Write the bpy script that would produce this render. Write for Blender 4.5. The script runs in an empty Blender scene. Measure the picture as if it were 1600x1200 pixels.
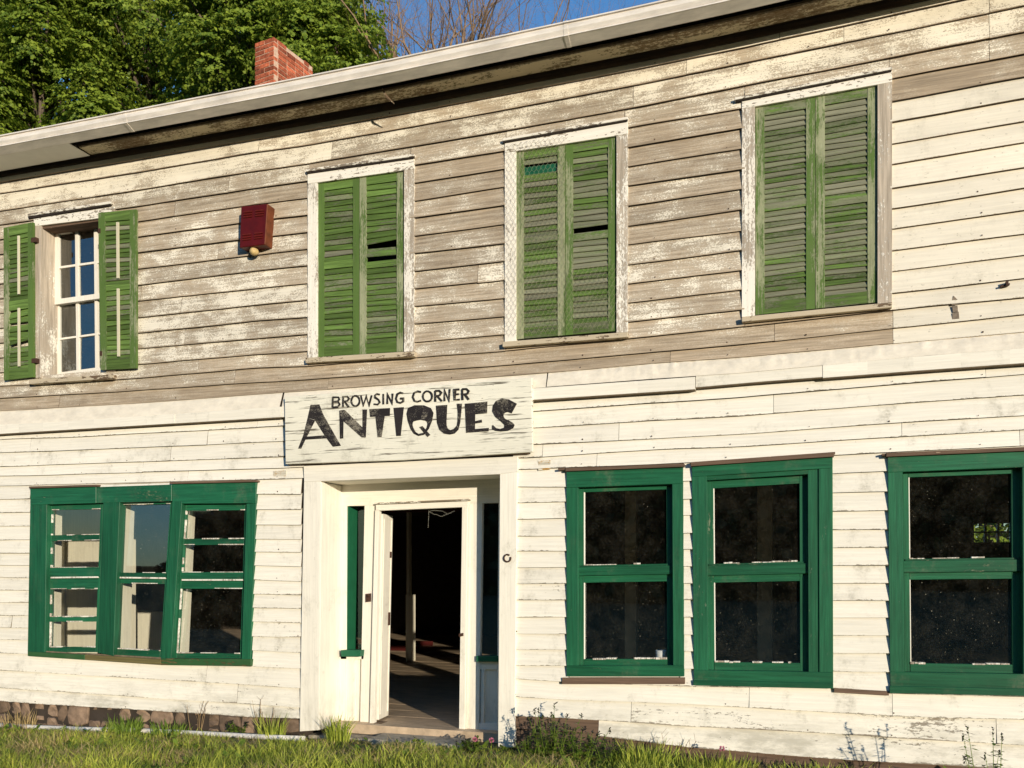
import bpy, math, random
import numpy as np
from mathutils import Vector, Matrix, noise as mnoise
random.seed(7); rng = np.random.default_rng(7)
S = bpy.context.scene; COL = S.collection
R = math.radians
# ---------------------------------------------------------------- camera, world, sun, exposure
F_PX, HOR, DIST, EYE = 1350.0, 890.0, 7.247, 1.53
YAW = math.atan(F_PX/3950.0); SA, CA = math.sin(YAW), math.cos(YAW)
cam = bpy.data.cameras.new('camera'); camo = bpy.data.objects.new('camera', cam); COL.objects.link(camo)
camo.location = (0, -DIST, EYE); camo.rotation_euler = (math.pi/2, 0, YAW)
cam.sensor_width = 36; cam.lens = 36*F_PX/1600; cam.shift_y = (HOR-600)/1600; cam.clip_end = 2000; cam.clip_start = .1
S.camera = camo
SUN_AZ, SUN_EL = 136.0, 7.8                      # clockwise from +Y, above the horizon
wd = bpy.data.worlds.new("World"); S.world = wd; wd.use_nodes = True
_n = wd.node_tree.nodes; _s = _n.new('ShaderNodeTexSky'); _s.sky_type = 'NISHITA'; _s.sun_disc = False
_s.sun_elevation = R(SUN_EL); _s.sun_rotation = R(SUN_AZ)
_s.air_density = 1.2; _s.dust_density = .2; _s.ozone_density = 5
wd.node_tree.links.new(_s.outputs[0], _n['Background'].inputs[0]); _n['Background'].inputs[1].default_value = .15
sd = Vector((math.cos(R(SUN_EL))*math.sin(R(SUN_AZ)), math.cos(R(SUN_EL))*math.cos(R(SUN_AZ)), math.sin(R(SUN_EL))))
sl = bpy.data.lights.new('sun', 'SUN'); sl.energy = 2.85; sl.angle = R(.5); sl.color = (1, .88, .69)
so = bpy.data.objects.new('sun', sl); COL.objects.link(so); so.rotation_euler = sd.to_track_quat('Z', 'Y').to_euler(); so.location = sd*60
S.view_settings.view_transform = 'Standard'; S.view_settings.look = 'None'; S.view_settings.exposure = .84; S.view_settings.gamma = 1
S.cycles.max_bounces = 8; S.cycles.transparent_max_bounces = 24; S.cycles.use_denoising = True

# ---------------------------------------------------------------- measuring: a point of the photo on a plane of the place
def ray(px, py):
    a = (px-800)/F_PX; b = (HOR-py)/F_PX
    return (-SA+a*CA, CA+a*SA, b)
def at(px, py, Y=0.0):
    d = ray(px, py); t = (Y+DIST)/d[1]
    return (d[0]*t, Y, EYE+d[2]*t)
def GX(px): return at(px, 890)[0]
_gx = [-60, GX(0), GX(330), GX(660), GX(1450), 60]; _gz = [-.27, -.22, -.13, -.07, -.05, -.05]
def gz(x): return float(np.interp(x, _gx, _gz))
def ground_at(px, py):
    d = ray(px, py); z = -.1
    for _ in range(6):
        t = (z-EYE)/d[2]; x, y = d[0]*t, -DIST+d[1]*t; z = gz(x)
    return (x, y, z)

# ---------------------------------------------------------------- mesh helpers
class MB:
    def __init__(s): s.v = []; s.f = []; s.m = []; s.p = []
    def add(s, vs, fs, mi=0, p=.5):
        b = len(s.v); s.v += [tuple(v) for v in vs]; s.f += [tuple(b+i for i in f) for f in fs]
        s.m += [mi]*len(fs); s.p += [p]*len(vs) if not isinstance(p, (list, tuple)) else list(p)
    def prism(s, front, back, mi=0, p=.5):
        n = len(front); fs = [tuple(range(n)), tuple(range(2*n-1, n-1, -1))]
        fs += [(i, n+i, n+(i+1) % n, (i+1) % n) for i in range(n)]
        s.add(list(front)+list(back), fs, mi, p)
    def q(s, pts, y0, y1, mi=0, p=.5):            # photo quad -> board between planes y0 (front) and y1
        fr = [at(x, y, y0) for x, y in pts]
        s.prism(fr, [(a[0], y1, a[2]) for a in fr], mi, p)
    def r(s, x0, y0, x1, y1, Y0, Y1, mi=0, p=.5, sl=None):
        k = sl if sl is not None else 0
        s.q([(x0, y0), (x1, y0+k*(x1-x0)), (x1, y1+k*(x1-x0)), (x0, y1)], Y0, Y1, mi, p)
    def box(s, a, b, mi=0, p=.5, rot=0, piv=None):
        vs = [(x, y, z) for z in (a[2], b[2]) for x, y in ((a[0], a[1]), (b[0], a[1]), (b[0], b[1]), (a[0], b[1]))]
        if rot:
            c, t = math.cos(rot), math.sin(rot); px, py = piv
            vs = [(px+(x-px)*c-(y-py)*t, py+(x-px)*t+(y-py)*c, z) for x, y, z in vs]
        s.add(vs, [(3, 2, 1, 0), (4, 5, 6, 7), (0, 1, 5, 4), (1, 2, 6, 5), (2, 3, 7, 6), (3, 0, 4, 7)], mi, p)
    def tube(s, pts, rad, n=6, mi=0, p=.5, cap=True):
        pts = [Vector(q) for q in pts]; b = len(s.v); N = len(pts)
        if not isinstance(rad, (list, tuple)): rad = [rad]*N
        u = None
        for i, q in enumerate(pts):
            t = (pts[min(i+1, N-1)]-pts[max(i-1, 0)])
            t = t.normalized() if t.length > 1e-9 else Vector((0, 0, 1))
            if u is None: u = t.orthogonal().normalized()
            u = (u-t*u.dot(t)); u = u.normalized() if u.length > 1e-6 else t.orthogonal().normalized()
            w = t.cross(u)
            for k in range(n):
                a = 2*math.pi*k/n; s.v.append(tuple(q+(u*math.cos(a)+w*math.sin(a))*rad[i])); s.p.append(p)
        for i in range(N-1):
            for k in range(n):
                s.f.append((b+i*n+k, b+i*n+(k+1) % n, b+(i+1)*n+(k+1) % n, b+(i+1)*n+k)); s.m.append(mi)
        if cap:
            s.f.append(tuple(b+k for k in range(n-1, -1, -1))); s.m.append(mi)
            s.f.append(tuple(b+(N-1)*n+k for k in range(n))); s.m.append(mi)
    def lathe(s, prof, c, n=16, mi=0, axis='Z'):
        vs = []; fs = []
        for r_, h in prof:
            for k in range(n):
                a = 2*math.pi*k/n
                vs.append((c[0]+r_*math.cos(a), c[1]+r_*math.sin(a), c[2]+h) if axis == 'Z' else (c[0]+r_*math.cos(a), c[1]+h, c[2]+r_*math.sin(a)))
        for i in range(len(prof)-1):
            for k in range(n): fs.append((i*n+k, i*n+(k+1) % n, (i+1)*n+(k+1) % n, (i+1)*n+k))
        fs.append(tuple(range(n-1, -1, -1))); fs.append(tuple((len(prof)-1)*n+k for k in range(n)))
        s.add(vs, fs, mi)

def wloc(o):
    v = Vector((0, 0, 0))
    while o: v += o.location; o = o.parent
    return v
def props(o, label=None, cat=None, group=None, kind=None):
    if label: o['label'] = label
    if cat: o['category'] = cat
    if group: o['group'] = group
    if kind: o['kind'] = kind
    return o
def mk(name, mb, mats, parent=None, bevel=0, smooth=False, loc=None, **kw):
    if not isinstance(mats, (list, tuple)): mats = [mats]
    o = bpy.data.objects.new(name, bpy.data.meshes.new(name)); COL.objects.link(o)
    org = wloc(parent) if parent else Vector((0, 0, 0))
    if loc is not None: o.location = Vector(loc)-org; org = Vector(loc)
    v = np.array(mb.v, dtype=np.float32).reshape(-1, 3)-np.array(org, dtype=np.float32)
    me = o.data; me.from_pydata(v.tolist(), [], mb.f); me.polygons.foreach_set('material_index', mb.m)
    a = me.attributes.new('paint', 'FLOAT', 'POINT'); a.data.foreach_set('value', np.array(mb.p, dtype=np.float32))
    if smooth: me.polygons.foreach_set('use_smooth', [True]*len(mb.f))
    for m in mats: me.materials.append(m)
    if parent: o.parent = parent
    if bevel:
        b = o.modifiers.new('bevel', 'BEVEL'); b.width = bevel; b.segments = 1; b.limit_method = 'ANGLE'
    me.update(); props(o, **kw)
    return o
def mk_each(name, mb, mats, parent=None, **kw):      # one object for every separate piece
    par = list(range(len(mb.v)))
    def fd(i):
        while par[i] != i: par[i] = par[par[i]]; i = par[i]
        return i
    for f in mb.f:
        for k in f[1:]: par[fd(k)] = fd(f[0])
    out = []
    for r0 in sorted(set(fd(f[0]) for f in mb.f)):
        m_ = MB(); ids = [i for i in range(len(mb.v)) if fd(i) == r0]; mp = {i: k for k, i in enumerate(ids)}
        m_.v = [mb.v[i] for i in ids]; m_.p = [mb.p[i] for i in ids]
        for f, mi in zip(mb.f, mb.m):
            if fd(f[0]) == r0: m_.f.append(tuple(mp[i] for i in f)); m_.m.append(mi)
        out.append(mk(name, m_, mats, parent, **kw))
    return out
def fastmesh(name, V, n, mats, parent=None, tone=None, loc=None, smooth=False, **kw):   # V: (faces*n, 3) separate polygons
    me = bpy.data.meshes.new(name); nf = len(V)//n
    org = Vector(loc) if loc is not None else (wloc(parent) if parent else Vector((0, 0, 0)))
    V = V-np.array(org)
    me.vertices.add(len(V)); me.vertices.foreach_set('co', V.astype(np.float32).ravel())
    me.loops.add(len(V)); me.loops.foreach_set('vertex_index', np.arange(len(V), dtype=np.int32))
    me.polygons.add(nf); me.polygons.foreach_set('loop_start', np.arange(0, len(V), n, dtype=np.int32))
    me.polygons.foreach_set('loop_total', np.full(nf, n, dtype=np.int32))
    me.update(calc_edges=True)
    a = me.attributes.new('paint', 'FLOAT', 'POINT')
    a.data.foreach_set('value', (np.repeat(tone, n) if tone is not None else np.full(len(V), .5)).astype(np.float32))
    me.materials.append(mats)
    o = bpy.data.objects.new(name, me); COL.objects.link(o)
    if parent:
        o.parent = parent
        if loc is not None: o.location = Vector(loc)-wloc(parent)
    elif loc is not None: o.location = loc
    props(o, **kw); return o
def empty(name, loc, **kw):
    o = bpy.data.objects.new(name, None); o.location = loc; COL.objects.link(o); props(o, **kw); return o

# ---------------------------------------------------------------- materials
class NT:
    def __init__(s, name):
        s.mat = bpy.data.materials.new(name); s.mat.use_nodes = True; s.t = s.mat.node_tree; s.N = s.t.nodes; s.L = s.t.links
        s.b = s.N['Principled BSDF']; s.out = s.N['Material Output']
    def n(s, typ, ins=None, **kw):
        o = s.N.new('ShaderNode'+typ)
        for k, v in kw.items(): setattr(o, k, v)
        for k, v in (ins or {}).items(): s.set(o.inputs[k], v)
        return o
    def set(s, sock, v):
        if hasattr(v, 'is_linked') or hasattr(v, 'links'): s.L.new(v, sock)
        elif hasattr(v, 'outputs'): s.L.new(v.outputs[0], sock)
        else:
            if isinstance(v, tuple) and sock.type == 'VECTOR': v = v[:3]
            sock.default_value = v
    def math(s, op, a, b=0.0, c=None, clamp=False):
        ins = {0: a, 1: b}
        if c is not None: ins[2] = c
        return s.n('Math', ins, operation=op, use_clamp=clamp).outputs[0]
    def noise(s, vec, scale, detail=4, rough=.6, dist=0):
        return s.n('TexNoise', {'Vector': vec, 'Scale': scale, 'Detail': detail, 'Roughness': rough, 'Distortion': dist}).outputs[0]
    def mapr(s, v, a, b, c=0.0, d=1.0, smooth=False):
        return s.n('MapRange', {0: v, 1: a, 2: b, 3: c, 4: d}, interpolation_type='SMOOTHSTEP' if smooth else 'LINEAR').outputs[0]
    def mix(s, f, a, b, blend='MIX'):
        m = s.n('Mix', data_type='RGBA', blend_type=blend)
        s.set(m.inputs[0], f); s.set(m.inputs[6], a); s.set(m.inputs[7], b); return m.outputs[2]
    def coords(s, scale, jitter=True):
        tc = s.n('TexCoord').outputs['Object']
        v = s.n('VectorMath', {0: tc, 1: scale}, operation='MULTIPLY').outputs[0]
        if jitter:
            g = s.n('NewGeometry').outputs['Random Per Island']
            j = s.math('MULTIPLY', g, 53.0)
            v = s.n('VectorMath', {0: v, 1: j}, operation='ADD').outputs[0]
        return v
def c4(c): return (c[0], c[1], c[2], 1)
def island(t, lo, hi): return t.mapr(t.n('NewGeometry').outputs['Random Per Island'], 0, 1, lo, hi)
def scaled(t, col, fac): 
    return t.n('VectorMath', {0: col, 3: fac}, operation='SCALE').outputs[0]

def peel(name, paint, wood, along='X', fine=30, const=None, k=.42, soft=.012, grime=.25, rough=.6, wood2=None, chipdark=.5, gsx=.55, alg=0, vary=.06, spec=.25, crack=.0, thin=.0, gw=.16, pg=.07, splash=0, specks=0):
    t = NT(name)
    gs = {'X': (gsx, 1, 1.5), 'Z': (1.5, 1, gsx)}[along]; gg = {'X': (1.2, 20, 34), 'Z': (34, 20, 1.2)}[along]
    v = t.coords(gs); vg = t.coords(gg)
    L = t.noise(v, 2.6, 3, .55, .4); Fn = t.noise(v, fine, 4, .72); G = t.noise(vg, 1.6, 4, .7)
    M2 = t.noise(v, 9, 3, .6)
    n = t.math('ADD', t.math('MULTIPLY', L, .30), t.math('ADD', t.math('MULTIPLY', Fn, .54-gw), t.math('ADD', t.math('MULTIPLY', M2, .16), t.math('MULTIPLY', G, gw))))
    if const is None:
        at_ = t.n('Attribute', attribute_name='paint').outputs['Fac']
    else: at_ = const
    thr = t.math('SUBTRACT', .5+.5*k, t.math('MULTIPLY', at_, k))
    mask = t.mapr(t.math('SUBTRACT', n, thr), -soft, soft, 0, 1, True)
    # painted colour: slight fade and dirt
    pv = t.mapr(t.noise(v, 1.3, 5, .6), .3, .7, 1-vary, 1+vary)
    pc = scaled(t, scaled(t, paint, pv), island(t, 1-vary, 1+vary*.6))
    pc = scaled(t, pc, t.mapr(G, .34, .66, 1-pg, 1+pg))
    gr = t.mapr(t.noise(t.coords((1.5, 1, 1.1)), 2.1, 6, .75), .52, .75, 0, 1, True)
    gr = t.math('MULTIPLY', gr, t.mapr(Fn, .35, .6, .2, 1))
    if splash:
        zz = t.n('SeparateXYZ', {0: t.n('TexCoord').outputs['Object']}).outputs[2]
        sp_n = t.math('MULTIPLY', t.mapr(zz, .15, .62, 1, 0, True), t.mapr(t.noise(v, 3.5, 6, .75), .42, .66, 0, 1, True))
        gr = t.math('MAXIMUM', gr, t.math('MULTIPLY', sp_n, splash))
    if specks: gr = t.math('MAXIMUM', gr, t.mapr(t.noise(v, 26, 3, .6), .64, .70, 0, specks, True))
    pc = t.mix(t.math('MULTIPLY', gr, grime), pc, (.23, .21, .15, 1))
    if crack:
        cr = t.mapr(G, .555, .65, 0, crack, True); pc = t.mix(cr, pc, (.10, .085, .06, 1))
    w2 = wood2 or tuple(x*.55 for x in wood)
    wc = t.mix(t.mapr(G, .34, .66), c4(w2), c4(wood)); wc = scaled(t, wc, island(t, .82, 1.15))
    if alg:
        wc = t.mix(t.math('MULTIPLY', t.mapr(L, .5, .62), alg), wc, (.09, .11, .03, 1))
    if thin: mask = t.math('MAXIMUM', mask, t.mapr(t.math('SUBTRACT', n, thr), -.11, -.005, 0, thin))
    edge = t.mapr(t.math('SUBTRACT', n, thr), -.03, 0, 1, chipdark)
    wc = scaled(t, wc, edge)
    t.set(t.b.inputs['Base Color'], t.mix(mask, wc, pc))
    t.set(t.b.inputs['Roughness'], t.mapr(mask, 0, 1, .85, rough)); t.b.inputs['Specular IOR Level'].default_value = spec
    h = t.math('ADD', t.math('MULTIPLY', mask, .5), t.math('MULTIPLY', G, .5))
    bp = t.n('Bump', {'Height': h, 'Strength': .55, 'Distance': .005}); t.set(t.b.inputs['Normal'], bp)
    return t.mat

CREAM = (.80, .755, .655, 1)
M = {}
M['upper'] = peel('weathered_clapboard', (.78, .715, .59, 1), (.48, .38, .27), fine=75, grime=.4, k=.36, vary=.10, chipdark=.7, soft=.013, gsx=.9, thin=.30, specks=.9)
M['lower'] = peel('painted_clapboard', CREAM, (.27, .22, .16), fine=46, grime=.62, splash=.9, k=.42, vary=.05, rough=.5, chipdark=.5, thin=.25)
M['trimz'] = peel('painted_trim_upright', CREAM, (.36, .29, .2), along='Z', fine=40, grime=.5, splash=.7, k=.5, vary=.04, rough=.5)
M['trimx'] = peel('painted_trim_level', CREAM, (.36, .29, .2), along='X', fine=40, grime=.25, k=.5, vary=.04, rough=.5)
M['casing'] = peel('worn_casing', (.80, .75, .66, 1), (.52, .44, .35), along='Z', fine=60, grime=.25, k=.4, soft=.03)
M['casingx'] = peel('worn_head_casing', (.80, .75, .66, 1), (.36, .30, .235), along='X', fine=36, grime=.2, k=.45)
M['green'] = peel('green_trim', (.012, .098, .045, 1), (.36, .38, .26), along='Z', fine=50, grime=.12, k=.42, soft=.01, thin=.5, vary=.2, pg=.28, rough=.5, chipdark=1, spec=.3)
M['greenx'] = peel('green_trim_level', (.012, .098, .045, 1), (.32, .33, .2), along='X', fine=50, grime=.35, k=.42, soft=.01, thin=.5, vary=.2, pg=.28, rough=.42, chipdark=1, spec=.35)
M['mossy'] = peel('mossy_green_sill', (.03, .09, .03, 1), (.15, .125, .05), along='X', fine=30, grime=.2, k=.5, vary=.15)
M['shut'] = peel('shutter_green_level', (.10, .165, .04, 1), (.27, .27, .185), along='X', fine=60, grime=.1, k=.40, soft=.03, thin=.45, gw=.32, vary=.3, pg=.35, chipdark=.6, rough=.7, spec=.15)
M['shutz'] = peel('shutter_green_upright', (.095, .16, .04, 1), (.46, .47, .30), along='Z', fine=60, grime=.1, k=.40, soft=.03, thin=.35, gw=.36, vary=.2, chipdark=.75, rough=.7, spec=.15)
M['sign'] = peel('sign_board_paint', (.74, .71, .60, 1), (.34, .29, .2), along='X', fine=60, grime=.6, k=.4, vary=.08, crack=.95, chipdark=.5)
M['letter'] = peel('letter_paint', (.022, .018, .018, 1), (.40, .36, .28), along='X', fine=90, grime=.1, k=.4, vary=.3, chipdark=.9, gsx=.9, thin=.55)
M['wood'] = peel('bare_wood', (.5, .42, .3, 1), (.20, .135, .085), along='X', fine=20, k=.5, grime=.2)
M['brownwood'] = peel('dark_bare_wood_and_shade', (.36, .26, .18, 1), (.17, .11, .075), along='X', fine=30, k=.5, grime=.2, pg=.3, gw=.3)  # bare wood; on lap lips and frieze its darkness stands for shade
M['soffit'] = peel('old_soffit', (.62, .53, .36, 1), (.22, .135, .065), along='X', fine=50, k=.4, grime=.4, alg=.5, thin=.3)
M['rod'] = peel('tilt_rod', (.62, .57, .42, 1), (.2, .18, .1), along='Z', fine=30, const=.9)
M['interior'] = peel('interior_plaster', (.84, .79, .64, 1), (.25, .2, .14), along='Z', fine=20, const=.95, grime=.3)

def plain(name, col, rough=.6, metal=0, vary=.15, scale=6, spec=.3, bump=0, stretch=(1, 1, 1), isl=0.0):
    t = NT(name); v = t.coords(stretch, jitter=bool(isl))
    n = t.noise(v, scale, 6, .65)
    c = scaled(t, c4(col), t.mapr(n, .3, .7, 1-vary, 1+vary))
    if isl: c = scaled(t, c, island(t, 1-isl, 1+isl))
    t.set(t.b.inputs['Base Color'], c); t.b.inputs['Roughness'].default_value = rough; t.b.inputs['Metallic'].default_value = metal
    t.b.inputs['Specular IOR Level'].default_value = spec
    if bump:
        t.set(t.b.inputs['Normal'], t.n('Bump', {'Height': n, 'Strength': bump, 'Distance': .01}))
    return t.mat
M['gutter'] = plain('gutter_metal', (.76, .70, .63), .42, vary=.22, scale=3, spec=.4, stretch=(1, 4, 4))
M['vinyl'] = plain('soffit_panel', (.78, .76, .70), .5, vary=.05)
M['underside'] = plain('recess_shade', (.17, .13, .085), .9, vary=.4, scale=20)  # dark brown put in for the shade under laps and ledges
M['dark'] = plain('shade_black', (.03, .022, .018), .9)  # near black standing for shade at hoods, eave and shutters
M['room'] = plain('room_wall_brown', (.045, .034, .026), .9, vary=.3)  # walls coloured near black so the interior stays dark
M['floorb'] = plain('floor_boards', (.50, .38, .26), .6, vary=.35, scale=5, stretch=(1, 8, 1), bump=.1)
M['concrete'] = plain('concrete_step', (.36, .32, .25), .9, vary=.3, scale=14, bump=.3)
M['brick'] = plain('chimney_brick', (.36, .092, .042), .85, vary=.55, scale=22, bump=.5, isl=.5)
M['mortar'] = plain('mortar', (.56, .38, .27), .95, vary=.3, scale=30, bump=.4)
M['stone'] = plain('foundation_stone', (.21, .145, .10), .9, vary=.5, scale=9, bump=.5, isl=.35)
M['red'] = plain('red_enamel', (.085, .004, .0025), .42, vary=.25, scale=8, spec=.3)
M['rust'] = plain('rust_edge', (.13, .036, .012), .7, vary=.4, scale=12)
M['horn'] = plain('aged_ivory', (.52, .38, .17), .5, vary=.3, scale=30)
M['roof'] = plain('roof_shingle', (.07, .065, .06), .9, vary=.3, scale=8)
M['iron'] = plain('rusty_iron', (.06, .03, .02), .8, vary=.4, scale=40)
M['wire'] = plain('galvanised_wire', (.30, .27, .19), .6, vary=.3, scale=30)
M['white'] = plain('white_ceramic', (.8, .8, .78), .4)
M['pipe'] = plain('white_pipe', (.70, .66, .60), .55, vary=.25, scale=8)
M['flash'] = plain('crinkled_flashing', (.76, .69, .57), .6, vary=.12, scale=7, bump=.9, stretch=(1, 1, 2))
M['tape'] = plain('old_tape', (.55, .32, .08), .8, vary=.7, scale=40)
M['stain'] = plain('bare_patch', (.20, .16, .12), .9, vary=.4, scale=40)
M['green_flat'] = plain('green_reveal', (.012, .105, .05), .5, vary=.15)
M['bark'] = plain('bark', (.13, .10, .075), .9, vary=.4, scale=10, bump=.6, stretch=(4, 4, .7))
M['bark2'] = plain('pale_bark', (.25, .165, .105), .9, vary=.35, scale=8, bump=.5, stretch=(4, 4, .7))
M['twig'] = plain('dry_stem', (.28, .19, .10), .9)
M['chain'] = plain('bead_chain_metal', (.6, .58, .5), .35, metal=.6)
M['red_trim'] = plain('red_inner_wall', (.08, .008, .006), .8)

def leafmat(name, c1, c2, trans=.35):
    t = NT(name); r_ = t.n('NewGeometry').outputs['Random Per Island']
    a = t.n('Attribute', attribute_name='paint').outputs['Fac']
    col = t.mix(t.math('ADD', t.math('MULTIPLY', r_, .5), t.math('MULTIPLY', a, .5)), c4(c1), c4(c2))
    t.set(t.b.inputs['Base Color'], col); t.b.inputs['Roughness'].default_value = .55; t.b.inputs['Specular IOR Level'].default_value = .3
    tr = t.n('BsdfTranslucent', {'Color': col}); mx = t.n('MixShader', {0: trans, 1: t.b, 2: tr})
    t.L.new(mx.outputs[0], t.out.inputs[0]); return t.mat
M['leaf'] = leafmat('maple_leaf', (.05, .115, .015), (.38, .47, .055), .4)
M['leafd'] = leafmat('dark_leaf', (.012, .03, .008), (.035, .065, .015), .15)
M['grass'] = leafmat('grass_blade', (.13, .23, .02), (.58, .60, .10), .3)
M['dry'] = leafmat('dry_grass', (.36, .26, .11), (.60, .46, .22), .3)
M['weed'] = leafmat('weed_leaf', (.06, .13, .015), (.26, .36, .05), .3)
M['weedtop'] = leafmat('weed_tip', (.018, .022, .014), (.06, .05, .045), .1)
M['flower'] = leafmat('clover_flower', (.45, .12, .2), (.6, .2, .3), .3)

def glassmat():
    t = NT('old_window_glass'); t.N.remove(t.b)
    v = t.coords((1, 1, 1), False)
    fc = t.n('LayerWeight', {'Blend': .5}).outputs['Facing']; fr = t.math('ADD', .19, t.math('MULTIPLY', t.math('POWER', fc, 4.0), .8), clamp=True)
    bp = t.n('Bump', {'Height': t.noise(v, 1.6, 0, .5), 'Strength': .03, 'Distance': .01})
    gl = t.n('BsdfGlossy', {'Color': (.95, 1, 1, 1), 'Roughness': .015, 'Normal': bp})
    tr = t.n('BsdfTransparent', {'Color': (.97, .98, .97, 1)})
    m1 = t.n('MixShader', {0: fr, 1: tr, 2: gl})
    spots = t.mapr(t.noise(v, 95, 2, .5), .735, .76, 0, .9, True)
    film = t.math('MULTIPLY', t.mapr(t.noise(v, 7, 5, .75), .40, .75, .004, .034), t.mapr(t.noise(v, 60, 3, .6), .35, .65, .4, 1.3))
    d = t.math('MAXIMUM', spots, film)
    df = t.n('BsdfDiffuse', {'Color': (.50, .45, .34, 1)})
    m2 = t.n('MixShader', {0: d, 1: m1, 2: df}); t.L.new(m2.outputs[0], t.out.inputs[0]); return t.mat
M['glass'] = glassmat()

def groundmat():
    t = NT('lawn_soil'); v = t.coords((1, 1, 1), False)
    a = t.mix(t.mapr(t.noise(v, 5, 6, .7), .35, .65), (.10, .075, .04, 1), (.09, .12, .03, 1))
    t.set(t.b.inputs['Base Color'], t.mix(t.mapr(t.noise(v, 40, 4, .7), .4, .7), a, (.17, .14, .07, 1))); t.b.inputs['Roughness'].default_value = 1
    t.set(t.b.inputs['Normal'], t.n('Bump', {'Height': t.noise(v, 30, 5, .7), 'Strength': .8, 'Distance': .03})); return t.mat
M['ground'] = groundmat()

# ---------------------------------------------------------------- ground
xs = [-600, -60, _gx[1], _gx[2], _gx[3], _gx[4], 60, 600]; ysg = [-600, -60, -8, 0, 20, 80, 900]
g = MB(); g.add([(x, y, gz(x)) for y in ysg for x in xs], [(j*8+i, j*8+i+1, (j+1)*8+i+1, (j+1)*8+i) for j in range(6) for i in range(7)])
mk('ground', g, M['ground'], kind='structure')

# ---------------------------------------------------------------- building
BX = GX(660); B = empty('antiques_building', (BX, 0, -.1), label='two storey clapboard building, weathered grey above and cream painted below, with green windows', cat='building')
XL, XR = -14.0, 5.6; DEEP = 11.2; FL = .03
cols = [0, 215, 400, 480, 650, 787, 1020, 1158, 1450, 1600]
U = {0: [287, 304, 331, 353, 376, 399, 422, 445, 468, 491, 514, 537, 560, 583, 604, 623, 643],
 215: [251, 271, 299, 324, 348, 372, 397, 421.7, 447, 472, 497.6, 521.7, 546, 570.5, 592, 611, 631],
 400: [219.5, 239.5, 269, 296, 321, 347, 373, 400, 425, 452, 478, 503, 530, 555, 576, 598, 617.5],
 480: [206, 229, 258, 285, 311, 338, 364.5, 391, 416.5, 444, 470.5, 497, 524, 550, 573, 594, 612],
 650: [176, 199, 229.5, 259.5, 287.5, 315.5, 342, 370.5, 397.5, 425, 452.5, 480, 507, 536, 559.5, 581, 599],
 787: [150, 174, 207, 238, 266, 294.5, 323, 352, 382, 410, 439, 467.5, 496, 524, 549.5, 572, 589],
 1020: [105.5, 130, 165, 195, 226, 256, 286.5, 318.5, 349, 379, 410.5, 440, 470.5, 500, 526.5, 551.5, 569.5],
 1158: [77.5, 102, 137.5, 172, 203, 234.5, 267, 297, 330, 362.5, 393, 424, 454, 486, 512, 539.5, 559.5],
 1450: [14.5, 42.5, 81.5, 114.5, 151, 183, 217.5, 249.5, 287.5, 319.5, 351.5, 386, 419, 453.5, 480, 508.5, 533],
 1600: [-18, 11.5, 52.5, 87, 122.5, 156, 191.5, 224.5, 263.5, 295.5, 330, 367, 400, 436, 466, 492.5, 520]}
class Lines:                                   # course lines as height functions along the wall
    def __init__(s, table, xa=None, xb=None):
        ks = sorted(table); s.X = [GX(k) for k in ks]; s.Z = np.array([[at(k, y)[2] for y in table[k]] for k in ks]).T
        def ext(s, x, i0, i1): return [s.Z[j][i1]+(s.Z[j][i1]-s.Z[j][i0])/(s.X[i1]-s.X[i0])*(x-s.X[i1])*.4 for j in range(len(s.Z))]
        if xa is not None and xa < s.X[0]-.01: z = ext(s, xa, 1, 0); s.X = [xa]+s.X; s.Z = np.column_stack([z, s.Z])
        if xb is not None and xb > s.X[-1]+.01: z = ext(s, xb, -2, -1); s.X = s.X+[xb]; s.Z = np.column_stack([s.Z, z])
    def z(s, i, x): return float(np.interp(x, s.X, s.Z[i]))
UL = Lines(U, XL, XR)
def pl(pts):                                   # photo polyline at the wall -> height function
    X = [GX(p[0]) for p in pts]; Z = [at(p[0], p[1])[2] for p in pts]
    def f(x):
        if x < X[0]: return Z[0]+(Z[1]-Z[0])/(X[1]-X[0])*(x-X[0])*.4
        if x > X[-1]: return Z[-1]+(Z[-1]-Z[-2])/(X[-1]-X[-2])*(x-X[-1])*.4
        return float(np.interp(x, X, Z))
    return f
# openings in the wall: photo x range, top line, bottom line
OPEN = []
def opening(x0, x1, top, bot, y0=None): OPEN.append((GX(x0), GX(x1), pl(top), pl(bot)))
opening(62, 168, [(62, 346), (168, 333)], [(62, 588), (168, 578)])
opening(484, 643, [(484, 268), (643, 245)], [(484, 562), (643, 552)])
opening(792, 977, [(792, 222), (977, 188)], [(792, 538), (977, 522)])
opening(1164, 1390, [(1164, 156), (1390, 114)], [(1164, 500), (1390, 476)])
opening(50, 396, [(50, 766), (396, 756)], [(48, 1020), (396, 1034)])
opening(890, 1063, [(890, 740), (1063, 732)], [(890, 1055), (1063, 1055)])
opening(1088, 1297, [(1088, 731), (1297, 716)], [(1088, 1068), (1297, 1072)])
opening(1393, 1616, [(1393, 716), (1616, 707)], [(1393, 1080), (1616, 1084)])
opening(478, 803, [(478, 724), (803, 712)], [(478, 1300), (803, 1300)])

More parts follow.
